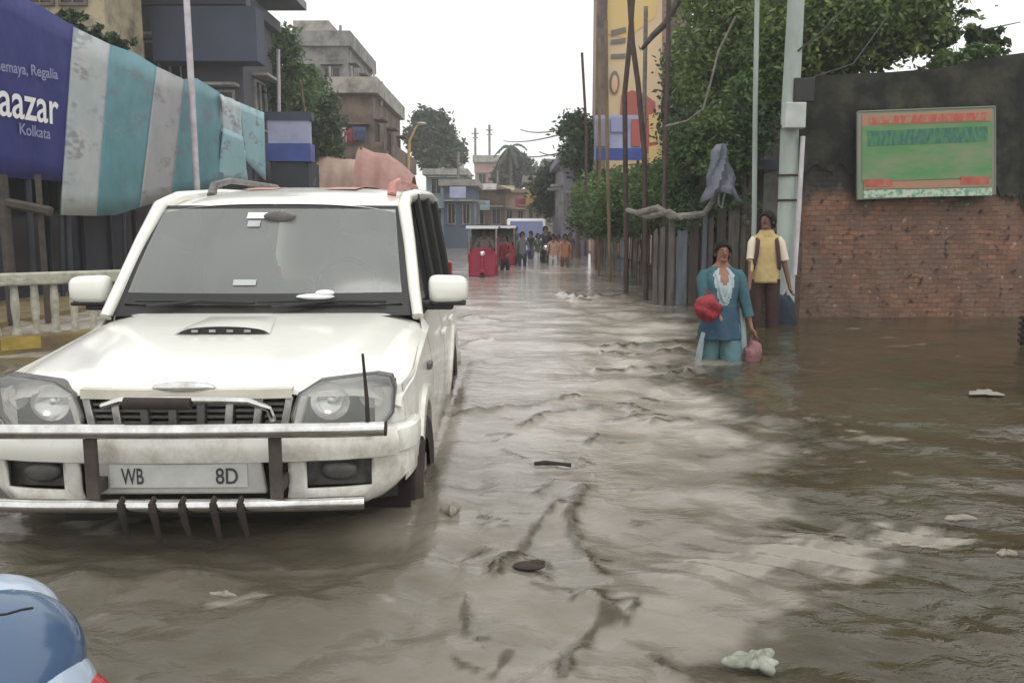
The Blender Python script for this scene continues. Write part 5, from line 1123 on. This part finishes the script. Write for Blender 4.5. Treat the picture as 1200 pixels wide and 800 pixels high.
c = P(617, 296, 37); t = root('van', (c.x, 37, GZ), 'blue fronted van with white roof far down the road', 'van')
def vb(name, m, *a, bev=.05): b = MB(); b.bb(*a); return b.build(name, m, t, off=(0, 0, 0), bevel=bev)
b = MB(); b.prism([(-.85, .0, .3), (-.85, 0, 1.05), (-.85, .45, 1.95), (-.85, 4, 2.0), (-.85, 4, .3)], (1.7, 0, 0)); b.build('body', 'van_white', t, off=(0, 0, 0), bevel=.06)
b = MB(); b.prism([(-.76, .04, 1.1), (.76, .04, 1.1), (.70, .42, 1.84), (-.70, .42, 1.84)], (0, -.035, .015)); b.build('windshield', 'van_blue', t, off=(0, 0, 0))
vb('bumper', 'van_blue', -.87, .87, -.08, .06, .3, .62)
for s in (-1, 1):
    vb('headlight', 'lamp_bowl', s*.55, s*.78, -.03, .0, .78, .95, bev=.01); vb('side_mirror', 'black_trim', s*.88, s*1.05, .2, .3, 1.15, 1.4, bev=.02)
    for y in (.8, 3.2): b = MB(); b.tube([(s*.72, y, .32), (s*.86, y, .32)], .32, 18); b.build('wheel', 'black_rubber', t, off=(0, 0, 0))
# motorbike with rider
c = PW(639, 307); t = root('motorbike', (c.x, c.y, GZ), 'dark motorbike ridden slowly beside the walking people', 'motorbike'); mbp = c
for y in (-.6, .65):
    b = MB(); b.grid([[Vector((dx, y+r_*math.cos(2*math.pi*q/20), .3+r_*math.sin(2*math.pi*q/20))) for q in range(20)] for dx, r_ in ((-.03, .22), (-.045, .29), (0, .31), (.045, .29), (.03, .22))], closed=True); b.build('wheel', 'black_rubber', t, True, off=(0, 0, 0))
b = MB(); b.ell((0, -.1, .80), (.14, .28, .12), 14, 10); b.tube([(0, -.6, .3), (0, -.4, .95)], .03, 8); b.tube([(-.33, -.3, 1.02), (0, -.4, 1.0), (.33, -.3, 1.02)], .018, 8); b.bb(-.12, .12, -.2, .4, .35, .65); b.build('frame', 'c_dark', t, True, off=(0, 0, 0))
b = MB(); b.ell((0, .35, .80), (.13, .38, .06), 14, 8); b.build('seat', 'black_trim', t, True, off=(0, 0, 0)); b = MB(); b.ell((0, -.5, .92), (.09, .06, .09), 14, 8); b.build('headlight', 'lamp_bowl', t, True, off=(0, 0, 0))
person('rider in dark clothes sitting on the motorbike far down the road', (mbp.x, mbp.y+.15, GZ+.02), 0, 1.6, sit=True, hands=((-.3, -.38, 1.08), (.3, -.38, 1.08)), shirt='c_dark', pants='c_dark', skinm='skin_dark')

nb = copy_tree(bpy.data.objects['motorbike']); q_ = PW(604, 303); nb.location = (q_.x, q_.y, GZ); tag(nb, 'second dark motorbike left of the first, ahead of the far van', 'motorbike')
person('rider in a blue top on the left hand motorbike', (q_.x, q_.y+.15, GZ+.02), 0, 1.6, sit=True, hands=((-.3, -.38, 1.08), (.3, -.38, 1.08)), shirt='c_blue', pants='c_dark', skinm='skin_dark')
# ------------------------------------------------------------------ scooter at lower left, beside the viewer
q0 = P(-60, 780, 1.30); t = root('scooter', (q0.x-.05, q0.y, GZ), 'glossy pale blue scooter with red trim at the very edge, close to the viewer', 'scooter')
def ellw(cpx, cpy, Y, r, m, name, par=t, rot=None, nn=(28, 20)):
    c = P(cpx, cpy, Y); b = MB(); b.ell(c, r, nn[0], nn[1], rot=rot); return b.build(name, m, par, True)
ry = Matrix.Rotation(R(38), 3, 'Y')
ellw(-30, 752, 1.42, (.125, .20, .088), 'scoot_blue', 'front_cowl', rot=Matrix.Rotation(R(24), 3, 'Y'))
ellw(2, 776, 1.38, (.135, .19, .075), 'scoot_navy', 'cowl_band', rot=Matrix.Rotation(R(44), 3, 'Y'))
ellw(30, 836, 1.36, (.125, .17, .085), 'scoot_blue', 'front_mudguard', rot=Matrix.Rotation(R(50), 3, 'Y'))
ellw(72, 856, 1.38, (.132, .14, .072), 'scoot_red', 'red_trim', rot=Matrix.Rotation(R(48), 3, 'Y'))
b = MB(); pts = [P(-20, 722, 1.27), P(8, 719, 1.27), P(25, 714, 1.29), P(38, 712, 1.33)]; b.tube(pts, .0022, 6); b.build('panel_seam', 'black_trim', t)
b = MB(); bx_, by_ = q0.x-.05, q0.y
b.ell((bx_-.1, by_-.75, .42), (.16, .42, .10), 18, 12); b.build('seat', 'black_trim', t, True)
b = MB(); b.ell((bx_-.1, by_-.8, .18), (.2, .45, .22), 18, 12); b.bb(bx_-.25, bx_+.05, by_-.5, by_-.05, -.14, -.08); b.build('rear_body', 'scoot_blue', t, True)
b = MB(); b.tube([(bx_-.42, by_-.28, .62), (bx_-.1, by_-.2, .60), (bx_+.12, by_-.28, .62)], .016, 8); b.build('handlebar', 'black_trim', t, True)
for y in (by_+.02, by_-1.15):
    b = MB(); b.grid([[Vector((bx_-.1+dx, y+r_*math.cos(2*math.pi*q/24), GZ+.24+r_*math.sin(2*math.pi*q/24))) for q in range(24)] for dx, r_ in ((-.035, .14), (-.05, .21), (0, .24), (.05, .21), (.035, .14))], closed=True); b.build('wheel', 'black_rubber', t, True)

# ------------------------------------------------------------------ poles, wires
b = MB(); PY = 10.9
t = root('utility_pole', (P(914, 300, PY).x, PY, GZ), 'thick grey green concrete utility pole with a white meter box', 'pole')
b.tube([(P(921, 300, PY).x, PY, GZ), P(921, 300, PY), P(926, 130, PY), P(935, -40, PY)], [.135, .125, .11, .10], 12); b.build('shaft', 'concrete_green', t, True)
b = MB(); a = P(918, 121, PY-.14); c = P(941, 151, PY-.14); b.bb(a.x, c.x, PY-.24, PY-.10, c.z, a.z); b.build('meter_box', 'box_white', t, bevel=.012)
b = MB(); a = P(930, 92, PY-.1); c = P(952, 120, PY-.1); b.bb(a.x, c.x, PY-.16, PY-.06, c.z, a.z); b.build('junction_box', 'black_trim', t, bevel=.01)
for py in (150, 207, 236):
    b = MB(); p = P(922.5, py, PY); b.tube([(p.x, PY, p.z), (p.x, PY, p.z+.025)], .135, 12); b.build('clamp', 'black_rubber', t)
b = MB(); b.tube([P(931, 322, PY-.25), P(936, 250, PY-.2), P(941, 160, PY-.12)], .03, 8); tag(b.build('drain_pipe', 'pvc', smooth=True), 'pale lilac plastic pipe leaning against the concrete pole', 'pipe')
b = MB(); b.tube([(P(884, 300, 12).x, 12, GZ), P(884, 250, 12), P(885, 125, 12), P(888, -40, 12)], [.035, .035, .034, .034], 10); tag(b.build('steel_pole', 'concrete_green', smooth=True), 'slim pale green steel pole left of the concrete pole', 'pole')
def pole(pts, Y, r, m, lb, nm='bamboo_pole', grp=None):
    b = MB(); q = [P(a, c, Y) for a, c in pts]; b.tube([(q[0].x, Y, GZ)]+q if pts[0][1] > 300 else q, r, 8); tag(b.build(nm, m, smooth=True), lb, 'pole', grp)
pole([(757, 330), (755, 180), (748, 100), (741, 50), (736, -40)], 14.5, .045, 'bamboo_dark', 'dark tall bamboo pole leaning left, thicker of the crossed pair')
pole([(778, 352), (778, 250), (780, 150), (783, 60), (784, -30)], 13.7, .035, 'bamboo_dark', 'dark straight pole standing nearest the fence corner')
pole([(734, 318), (733, 200), (732, 110), (738, 50), (744, -40)], 15.5, .045, 'bamboo_dark', 'dark tall bamboo pole leaning right, other of the crossed pair')
pole([(756, 322), (755, 130), (757, 8)], 16.5, .04, 'branch_pale', 'thin grey pole standing just right of the crossed dark pair')
pole([(715, 312), (712, 200), (710, 24)], 19, .04, 'bamboo', 'slender tan bamboo pole before the left edge of the yellow poster')
pole([(702, 308), (703, 200), (702, 45)], 21, .035, 'bamboo', 'shorter slender bamboo pole leftmost before the yellow poster')
pole([(686, 300), (687, 150), (682, 62)], 23, .035, 'bamboo_dark', 'thin dark leaning pole at the left edge of the poster building')
b = MB(); b.tube([P(752, 58, 15), P(765, 42, 15), P(780, 28, 15), P(800, -10, 15)], [.03, .05, .06, .06], 8); tag(b.build('bare_branch', 'wood_dark', smooth=True), 'bare brown branch slanting across the top of the yellow poster', 'branch')
# street lamp far left
t = root('street_lamp', (P(482, 215, 45).x, 45, GZ), 'old street lamp with curved arm before the far round tree', 'street lamp')
b = MB(); q = [P(478, 200, 45), P(480, 165, 45), P(488, 148, 45), P(494, 145, 45)]; b.tube([(q[0].x, 45, GZ)]+q, [.12, .10, .07, .05, .04], 8); b.build('post', 'yellow_plaster', t, True)
b = MB(); b.ell(P(494, 145, 45), (.25, .2, .08), 12, 8); b.build('lamp_head', 'box_white', t, True)
for (x0_, y0_, x1_, y1_, Y_, m_, lb_, nm_, ct_) in ((527, 220, 546, 232, 46, 'sign_pale', 'small white shop board on the dark blue block', 'shop_board', 'sign'), (549, 216, 582, 223, 60, 'concrete_pale', 'pale shop awning above the rickshaws', 'shop_awning', 'awning'), (584, 218, 603, 224, 64, 'cream', 'smaller cream awning left of the yellow tower', 'shop_awning', 'awning'), (604, 233, 616, 243, 62, 'rick_red', 'small red shop board beside the yellow tower foot', 'shop_board', 'sign'), (560, 236, 574, 246, 58, 'teal_plaster', 'teal shop board low above the rickshaws', 'shop_board', 'sign'), (643, 222, 658, 234, 46, 'cream_grey', 'pale board on the dark grey house', 'shop_board', 'sign')):
    a = P(x0_, y0_, Y_); c = P(x1_, y1_, Y_); b = MB(); dz_ = .5 if ct_ == 'awning' else .1
    b.prism([(a.x, Y_, a.z), (c.x, Y_, a.z), (c.x, Y_-dz_*2, c.z), (a.x, Y_-dz_*2, c.z)], (0, .06, .05)); tag(b.build(nm_, m_), lb_, ct_)
for k_, (px, yt, Y_) in enumerate(((537, 178, 55), (546, 200, 70), (668, 175, 42), (628, 190, 75), (583, 200, 78))):
    lb_ = ('far roadside pole above the dark blue block', 'thin far pole left of the pink house', 'pole at the corner of the violet house', 'far pole just behind the yellow tower', 'far pole beside the pink house right edge')[k_]
    p = P(px, yt, Y_); t = root('roadside_pole', (p.x, Y_, GZ), lb_, 'pole'); b = MB(); b.tube([(p.x, Y_, GZ), (p.x, Y_, p.z)], .09, 6); b.build('shaft', 'grey_plaster', t); b = MB(); b.box((p.x, Y_, p.z-.4), (1.3, .08, .1)); b.build('crossarm', 'wood_dark', t)
# small masts on pink house
for px, py, lb in ((556, 148, 'thin mast on the pink house, left of the two'), (573, 144, 'thin mast on the pink house, right of the two')):
    Y = 99; b = MB(); p = P(px, py, Y); b.tube([(p.x, Y+2, P(px, 196, Y+2).z-.6), (p.x, Y+2, p.z)], .13, 6); b.box((p.x, Y+2, p.z-.6), (.9, .1, .1)); b.box((p.x, Y+2, p.z-1.1), (.6, .1, .1)); tag(b.build('roof_mast', 'grey_plaster'), lb, 'mast')
# overhead wires across the street
wl_ = [((610, 152, 70), (694, 142, 30)), ((600, 180, 80), (668, 176, 38)), ((632, 178, 60), (694, 170, 31)), ((590, 165, 85), (690, 148, 33))]
for k_, (a, c) in enumerate(wl_):
    lbw = ('topmost sagging power line reaching the tree by the poster building', 'lowest faint power line ending above the violet house', 'short power line second from the bottom, right of the palm', 'long power line crossing behind the palm top')[k_]
    p, q = P(*a), P(*c); b = MB(); b.tube([p.lerp(q, f)+Vector((0, 0, -1.2*f*(1-f))) for f in np.linspace(0, 1, 12)], .035, 5); tag(b.build('overhead_wire', 'wire'), lbw, 'wire', 'overhead wires across the far street')
b = MB(); b.tube([P(780, 148, 13.5), P(805, 142, 13.3), P(824, 128, 13), P(832, 100, 13), P(842, 60, 13), P(862, 20, 13)], .018, 6); tag(b.build('hanging_cable', 'branch_pale', smooth=True), 'loose grey cable looping down through the right hand leaves', 'cable')
b = MB(); b.tube([P(935, 60, 10.8), P(960, 40, 10.8), P(990, 10, 10.8), P(1010, -20, 10.8)], .012, 6); tag(b.build('hanging_cable', 'wire', smooth=True), 'dark service cable rising right from the concrete pole', 'cable')
b = MB(); b.tube([P(940, 120, 10.8), P(955, 90, 11), P(1000, 75, 11.2), P(1040, 20, 11.3)], .010, 6); tag(b.build('hanging_cable', 'wire', smooth=True), 'thin black cable from the meter box along the wall top', 'cable')

# ------------------------------------------------------------------ plank fence, right
t = root('plank_fence', (2.9, 16, GZ), 'ramshackle fence of upright grey and brown planks along the right water edge', 'fence')
a0 = Vector((3.0, 13.6, 0)); a1 = Vector((3.05, 30, 0)); n = 78
rr = random.Random(5)
for k_ in range(n):
    f = (k_/n)**1.25; p = a0.lerp(a1, f); wv = rr.uniform(.07, .13); h_ = rr.uniform(1.15, 1.5); ln = rr.uniform(-.05, .05)
    b = MB(); b.prism([(p.x-.02+rr.uniform(-.03, .03), p.y, GZ), (p.x+.0, p.y+wv, GZ), (p.x+ln, p.y+wv+ln, h_), (p.x+ln-.02, p.y+ln*.5, h_-rr.uniform(0, .08))], (.025, 0, 0)); b.build('plank', rr.choice(['plank', 'plank_dark', 'plank', 'plank_blue', 'plank_dark']), t)
for z in (.35, 1.05): b = MB(); b.tube([(a0.x+.05, a0.y, z), (a1.x+.05, a1.y, z)], .03, 6); b.build('cross_rail', 'wood_dark', t)
t = root('sheet_fence', (3.3, 13.4, GZ), 'short turn of rough upright boards behind the wading woman', 'fence')
x_ = P(765, 300, 13.3).x; xe = P(870, 300, 13.3).x; k_ = 0
while x_ < xe:
    wv = rr.uniform(.08, .2); h_ = 1.22+rr.uniform(-.1, .25)+(.25 if x_ > 2.9 else 0); b = MB(); yy = 13.3+rr.uniform(-.05, .05); b.prism([(x_, yy, GZ), (x_+wv-.02, yy, GZ), (x_+wv-.03, yy, h_), (x_+.01, yy, h_-rr.uniform(0, .1))], (rr.uniform(-.01, .01), .03, 0)); b.build('board', rr.choice(['plank', 'plank_blue', 'plank_dark', 'plank', 'plank_dark']), t); x_ += wv+rr.uniform(0, .03)
b = MB(); b.tube([P(748, 249, 13.6), P(770, 244, 13.4), P(788, 254, 13.2), P(810, 253, 13.2), P(826, 250, 13.1), P(838, 232, 13), P(843, 215, 13)], [.05, .06, .05, .06, .05, .04, .03], 8); b.tube([P(735, 246, 14), P(760, 254, 13.5), P(785, 248, 13.2), P(800, 257, 13.15)], [.04, .05, .045, .03], 8); tag(b.build('fence_branch', 'branch_pale', smooth=True), 'bent grey branch lying along the top of the rough fence', 'branch')
# grey tarp hood above fence
t = root('tarpaulin', (P(842, 215, 13.2).x, 13.2, 1.9), 'grey tarpaulin hood tied over the fence beside the trees', 'tarpaulin')
rows = []
for j in range(8):
    f = j/7; py = 170+56*f; hw_ = 5+17*f**.8+2*math.sin(j*2.1)
    rows.append([Vector((P(843+q*hw_, py+5*math.sin(q*4+j), 13).x, 13-.2*(1-q*q)-.1*f+.05*math.sin(q*7+j*1.3), P(843, py+4*abs(q)*f*3, 13).z)) for q in np.linspace(-1, 1, 13)])
b = MB(); b.grid(rows); b.build('draped_sheet', 'tarp_grey', t, True, thick=.01); b = MB(); b.tube([P(843, 215, 13), P(842, 240, 13.1), P(846, 244, 13.1), P(850, 222, 13)], .015, 6); b.build('tie_rope', 'pvc', t, True)
# blue pink sign
Y = 24; t = root('street_sign', (P(725, 188, Y).x, Y, GZ), 'blue and faded pink signboard on posts in front of the tall yellow poster', 'signboard')
def ssq(x0, y0_, x1, y1_, m, name, d0=0): a = P(x0, y0_, Y); c = P(x1, y1_, Y); b = MB(); b.bb(a.x, c.x, Y-d0-.02, Y-d0+.02, c.z, a.z); b.build(name, m, t)
ssq(697, 135, 752, 188, 'sign_pale', 'board'); ssq(698, 174, 752, 188, 'sign_blue', 'blue_band', .045); ssq(698, 140, 714, 172, 'violet_plaster', 'faded_panel', .05); ssq(716, 138, 735, 155, 'board_pale', 'pale_panel', .05); ssq(740, 140, 750, 172, 'hoard_red', 'red_panel', .05)
for px in (701, 748): b = MB(); p = P(px, 188, Y); b.tube([(p.x, Y+.06, GZ), (p.x, Y+.06, p.z+.5)], .04, 6); b.build('post', 'bamboo_dark', t)
# ridged dark post at right edge
p = PW(1198, 404); t = root('ridged_post', (p.x+.03, p.y, GZ), 'black ridged post stub at the right edge of the water', 'post'); b = MB()
b.tube([(p.x+.03, p.y, GZ), (p.x+.03, p.y, .30)], .05, 10)
for k_ in range(5): b.tube([(p.x+.03, p.y, .03+k_*.06), (p.x+.03, p.y, .055+k_*.06)], .075, 10)
b.build('shaft', 'black_rubber', t)

# ------------------------------------------------------------------ trees and shrubs
def bl(px, py, Y, r, ry_=None, rz_=None): p = P(px, py, Y); return (p.x, p.y, p.z, r, ry_ or r, rz_ or r*.8)
tree('leafy_tree', 'big dark leafy tree filling the top right above the fence', 'tree', (4.3, 15.5, GZ), [bl(862, 40, 15, 1.1), bl(870, 90, 15, 1.0), bl(900, 20, 15.5, 1.4), bl(838, 110, 15.5, .6), bl(855, 150, 14.8, .6), bl(840, 0, 15.5, .7), bl(930, 60, 15, 1.0), bl(840, 70, 15, .6), bl(925, 0, 15, 1.2)], 30000, .055, 'leaf_airy')
tree('leafy_tree', 'spreading dark tree behind the blackened wall with a drooping right branch', 'tree', (6.0, 13.4, GZ), [bl(990, 30, 13.2, 1.0, 1, .7), bl(1040, 20, 13, .9, .8, .6), bl(960, 10, 13.2, 1.0, 1, .8), bl(1085, 38, 12.9, .6, .6, .3), bl(1060, -20, 13.2, .9), bl(1000, 62, 13.2, .7, .6, .35), bl(940, 70, 13.2, .5), bl(1075, 48, 12.8, .5, .4, .2)], 27000, .055, 'leaf_airy', drape=.3)
b_ = MB()
t = root('leafy_branch', P(1090, 44, 12.7), 'thin leafy branch reaching right over the wall against the sky', 'branch'); b_.tube([P(1060, 42, 12.8), P(1110, 40, 12.7), P(1150, 36, 12.6), P(1196, 26, 12.6)], [.03, .02, .014, .006], 6); b_.build('twig', 'bark', t, True)
leaves('foliage', 'leaf_dark', t, [bl(1120, 42, 12.7, .28, .2, .10), bl(1150, 42, 12.7, .25, .2, .10), bl(1185, 28, 12.6, .16, .15, .06), bl(1130, 14, 12.7, .25, .2, .06), bl(1163, 44, 12.6, .2, .15, .12)], 420, .085, .4)
tree('sunlit_shrub', 'yellow green shrub just showing above the wall top', 'shrub', (6.2, 12.3, GZ), [bl(1120, 72, 12.4, .38, .3, .16), bl(1150, 64, 12.4, .3, .3, .14), bl(1095, 82, 12.4, .25, .3, .10)], 1700, .055, 'leaf_mid', tr=.05, limbs=2)
tree('small_tree', 'mid green drooping tree behind the slim steel pole', 'tree', (3.9, 13.8, GZ), [bl(870, 150, 13.6, .55, .5, .5), bl(895, 105, 13.5, .5), bl(850, 190, 13.6, .45, .4, .35), bl(815, 175, 14, .5, .4, .4), bl(905, 60, 13.5, .5)], 14000, .05, 'leaf_mid', tr=.07)
tree('roadside_bush', 'dense green bush growing over the near fence', 'bush', (3.5, 16.5, GZ), [bl(800, 215, 16, .6, .6, .5), bl(770, 235, 17, .6, .6, .45), bl(835, 245, 14.2, .5, .4, .4), bl(828, 165, 16, .5), bl(805, 195, 16.5, .45)], 15000, .046, 'leaf_mid', tr=.05)
tree('roadside_bush', 'rounded green bush below the blue and pink sign', 'bush', (3.7, 21, GZ), [bl(735, 235, 20, .9, .8, .6), bl(715, 255, 21, .8, .8, .5), bl(755, 220, 20, .7, .7, .5), bl(760, 255, 18.5, .6, .6, .4)], 15000, .055, 'leaf_mid', tr=.06)
tree('roadside_bush', 'far green bush low against the violet house', 'bush', (3.7, 28, GZ), [bl(700, 235, 27, .8, .8, .8), bl(695, 262, 28, .7, .7, .5), bl(712, 215, 27, .6)], 5000, .09, 'leaf_mid', tr=.06)
t = root('creeper', (2.9, 14, GZ), 'loose green creeper tumbling over the top of the rough fence', 'creeper')
b = MB(); b.tube([(2.95, 13.6, GZ), (2.98, 14.2, .8), (3.0, 15, 1.4), (3.0, 17, 1.5)], [.03, .025, .02, .01], 6); b.build('stem', 'bark', t, True)
leaves('foliage', 'leaf_mid', t, [(2.95, 15.0, 1.35, .18, .8, .22), (2.98, 17.5, 1.35, .2, 1.6, .25), (2.95, 21, 1.3, .25, 2.2, .35), (2.9, 25, 1.2, .3, 2.5, .4), (2.8, 13.4, 1.25, .35, .15, .15), (3.5, 13.3, 1.5, .3, .2, .25)], 7000, .045, .3)
tree('climbing_tree', 'narrow dark tree against the right side of the poster building', 'tree', (P(790, 265, 27).x, 27, GZ), [bl(800, 80, 27, .6, .6, .9), bl(794, 110, 27, .5, .5, .7), bl(805, 140, 27, .8, .7, 1.1), bl(812, 60, 27, .8), bl(788, 80, 27, .3, .3, .4)], 9000, .11, 'leaf_dark', tr=.12)
tree('street_tree', 'dark tree rising left of the poster building above the violet house', 'tree', (P(678, 265, 33).x, 33, GZ), [bl(676, 160, 33, .65, .7, .9), bl(682, 185, 33, .7, .7, .8), bl(672, 145, 33, .35)], 5000, .11, 'leaf_dark', tr=.12)
# left trees
tree('roadside_tree', 'tall green tree between the slate building and the grey house', 'tree', (P(330, 265, 31).x, 31, GZ), [bl(318, 70, 31, .9, .9, 1.1), bl(330, 50, 31, .7), bl(300, 95, 31, .9), bl(345, 110, 31, .9), bl(335, 135, 31, .9), bl(322, 40, 31, .45), bl(308, 130, 30, 1.0), bl(355, 85, 31, .5)], 16000, .10, 'leaf_mid', tr=.16)
tree('roadside_tree', 'darker lower tree right behind the kiosk sign', 'tree', (P(365, 265, 33).x, 33, GZ), [bl(365, 120, 33, .9, .8, 1.1), bl(375, 150, 33, .8, .8, 1.0), bl(350, 165, 33, .9, .8, .9), bl(385, 170, 33, .6)], 12000, .10, 'leaf_dark', tr=.14)
tree('wall_shrub', 'brownish scrub hanging over the top edge of the banner under the cream house', 'shrub', (-8.6, 17.5, GZ), [bl(110, 36, 17.5, .35, .4, .12), bl(140, 50, 18, .4, .4, .14), bl(85, 20, 17, .3, .4, .12)], 1500, .07, 'leaf_dark', tr=.04, limbs=3)
tree('roadside_tree', 'dark tree at the corner of the slate building', 'tree', (P(285, 265, 29).x, 29.5, GZ), [bl(285, 70, 29, .9), bl(270, 95, 29, .7), bl(295, 115, 29, .8), bl(310, 110, 29, .8)], 8000, .10, 'leaf_dark', tr=.12)
tree('far_tree', 'round dark tree standing alone against the sky, far left of the road', 'tree', (P(506, 265, 75).x, 75, GZ), [bl(503, 155, 75, 2.0, 2, 1.7), bl(515, 165, 75, 1.4), bl(495, 165, 75, 1.4), bl(505, 140, 75, 1.3, 1.2, 1.1), bl(510, 185, 75, 1.8, 1.8, 1.3)], 9000, .25, 'leaf_far', tr=.3)
tree('far_tree', 'small dark tree beside the pale far house', 'tree', (P(530, 265, 82).x, 82, GZ), [bl(527, 175, 82, 1.3), bl(535, 182, 82, 1.0)], 2500, .25, 'leaf_far', tr=.2)
tree('far_tree', 'hazy dark tree below the palm near the street end', 'tree', (P(610, 265, 90).x, 90, GZ), [bl(608, 200, 90, 2.2, 2, 1.6), bl(620, 208, 90, 1.7, 1.5, 1.3), bl(596, 208, 90, 1.7), bl(604, 190, 90, 1.2)], 7000, .3, 'leaf_far', tr=.3)
tree('far_tree', 'dark tree mass right of the yellow tower', 'tree', (P(655, 265, 44).x, 44, GZ), [bl(652, 215, 44, 1.1), bl(648, 235, 44, 1.0, 1, 1), bl(655, 198, 44, .6)], 5000, .15, 'leaf_far', tr=.15)
# palm
Y = 88; p = P(598, 172, Y); t = root('palm_tree', (p.x, Y, GZ), 'tall thin palm sticking up near the street end', 'palm tree')
b = MB(); b.tube([(p.x+.3, Y, GZ), (p.x+.1, Y, p.z*.5), (p.x, Y, p.z)], [.25, .2, .15], 8); b.build('trunk', 'bark', t, True)
b = MB()
for k_ in range(13):
    a = k_*2.4; el = .9-.12*k_; prev = None; pts = []
    for f in np.linspace(0, 1, 7): pts.append(Vector((p.x+math.cos(a)*1.7*f, Y+math.sin(a)*1.7*f, p.z+el*f*1.6-1.7*f*f)))
    for q in range(6):
        sd_ = Vector((-math.sin(a), math.cos(a), 0))*(.28*(1-abs(q/5-.4))); dn_ = Vector((0, 0, -.18)); b.add([pts[q], pts[q+1], pts[q+1]+sd_+dn_, pts[q]+sd_+dn_], [(0, 1, 2, 3)]); b.add([pts[q], pts[q+1], pts[q+1]-sd_+dn_, pts[q]-sd_+dn_], [(0, 1, 2, 3)])
b.build('fronds', 'leaf_far', t, thick=.01)

# ------------------------------------------------------------------ floating litter
def blob(px, py, r, m, name, label, cat='litter', rz=0, h=.006):
    p = PW(px, py); b = MB(); b.ell((0, 0, 0), (r[0], r[1], h), 36, 14, fn=lambda q: Vector((q.x, q.y, q.z*2+h*.45*math.sin(q.x*70)*math.cos(q.y*80)))*(1+.28*math.sin(math.atan2(q.y, q.x)*3+px)+.16*math.sin(math.atan2(q.y, q.x)*7+px*2))); o = b.build(name, m, smooth=True); o.location = (p.x, p.y, .018); o.rotation_euler = (0, 0, rz); tag(o, label, cat)
blob(885, 781, (.075, .05), 'litter_green', 'floating_bag', 'pale crumpled plastic bag floating at the bottom right of centre', 'litter', .2, .009)
blob(1155, 463, (.11, .09), 'litter', 'floating_scrap', 'flat pale scrap floating in the brown water below the brick wall', 'litter', .3)
blob(1120, 612, (.07, .02), 'litter', 'floating_scrap', 'thin pale strip drifting at the right of the pale patch', 'litter', .1)
blob(1178, 653, (.035, .02), 'litter', 'floating_scrap', 'small pale scrap drifting near the right edge, lower half', 'litter')
blob(262, 703, (.06, .012), 'litter', 'floating_scrap', 'narrow pale sliver floating in front of the car', 'litter', -.1)
blob(528, 602, (.035, .04), 'litter', 'floating_block', 'square buff lump half afloat beside the car bumper', 'litter', .2, .012)
t = PW(646, 549); b = MB(); b.tube([(-.085, .015, .012), (-.03, .005, .02), (.05, -.01, .018), (.10, -.012, .012)], [.010, .013, .009, .012], 8); o = b.build('floating_stick', 'twig', smooth=True); o.location = (t.x, t.y, .01); tag(o, 'short dark stick floating right of the car front', 'stick')
t = PW(620, 668); b = MB(); b.ell((0, 0, 0), (.06, .035, .012), 16, 8); b.ell((.03, .01, .008), (.03, .015, .01), 12, 6); o = b.build('floating_sandal', 'twig', smooth=True); o.location = (t.x, t.y, .018); tag(o, 'dark flat sandal shaped debris floating mid foreground', 'debris')

# ------------------------------------------------------------------ haze
HZ = True
if HZ:
    b = MB(); b.bb(-90, 90, -6, 190, GZ-1.6, 24); o = b.build('haze', 'litter'); tag(o, kind='stuff'); o.data.materials.clear()
    m = bpy.data.materials.new('haze_air'); m.use_nodes = True; n = m.node_tree; n.nodes.clear(); ou = n.nodes.new('ShaderNodeOutputMaterial'); pv = n.nodes.new('ShaderNodeVolumePrincipled')
    pv.inputs['Color'].default_value = (.95, .93, .93, 1); pv.inputs['Density'].default_value = .0024; pv.inputs['Anisotropy'].default_value = .2; n.links.new(pv.outputs[0], ou.inputs['Volume']); o.data.materials.append(m)
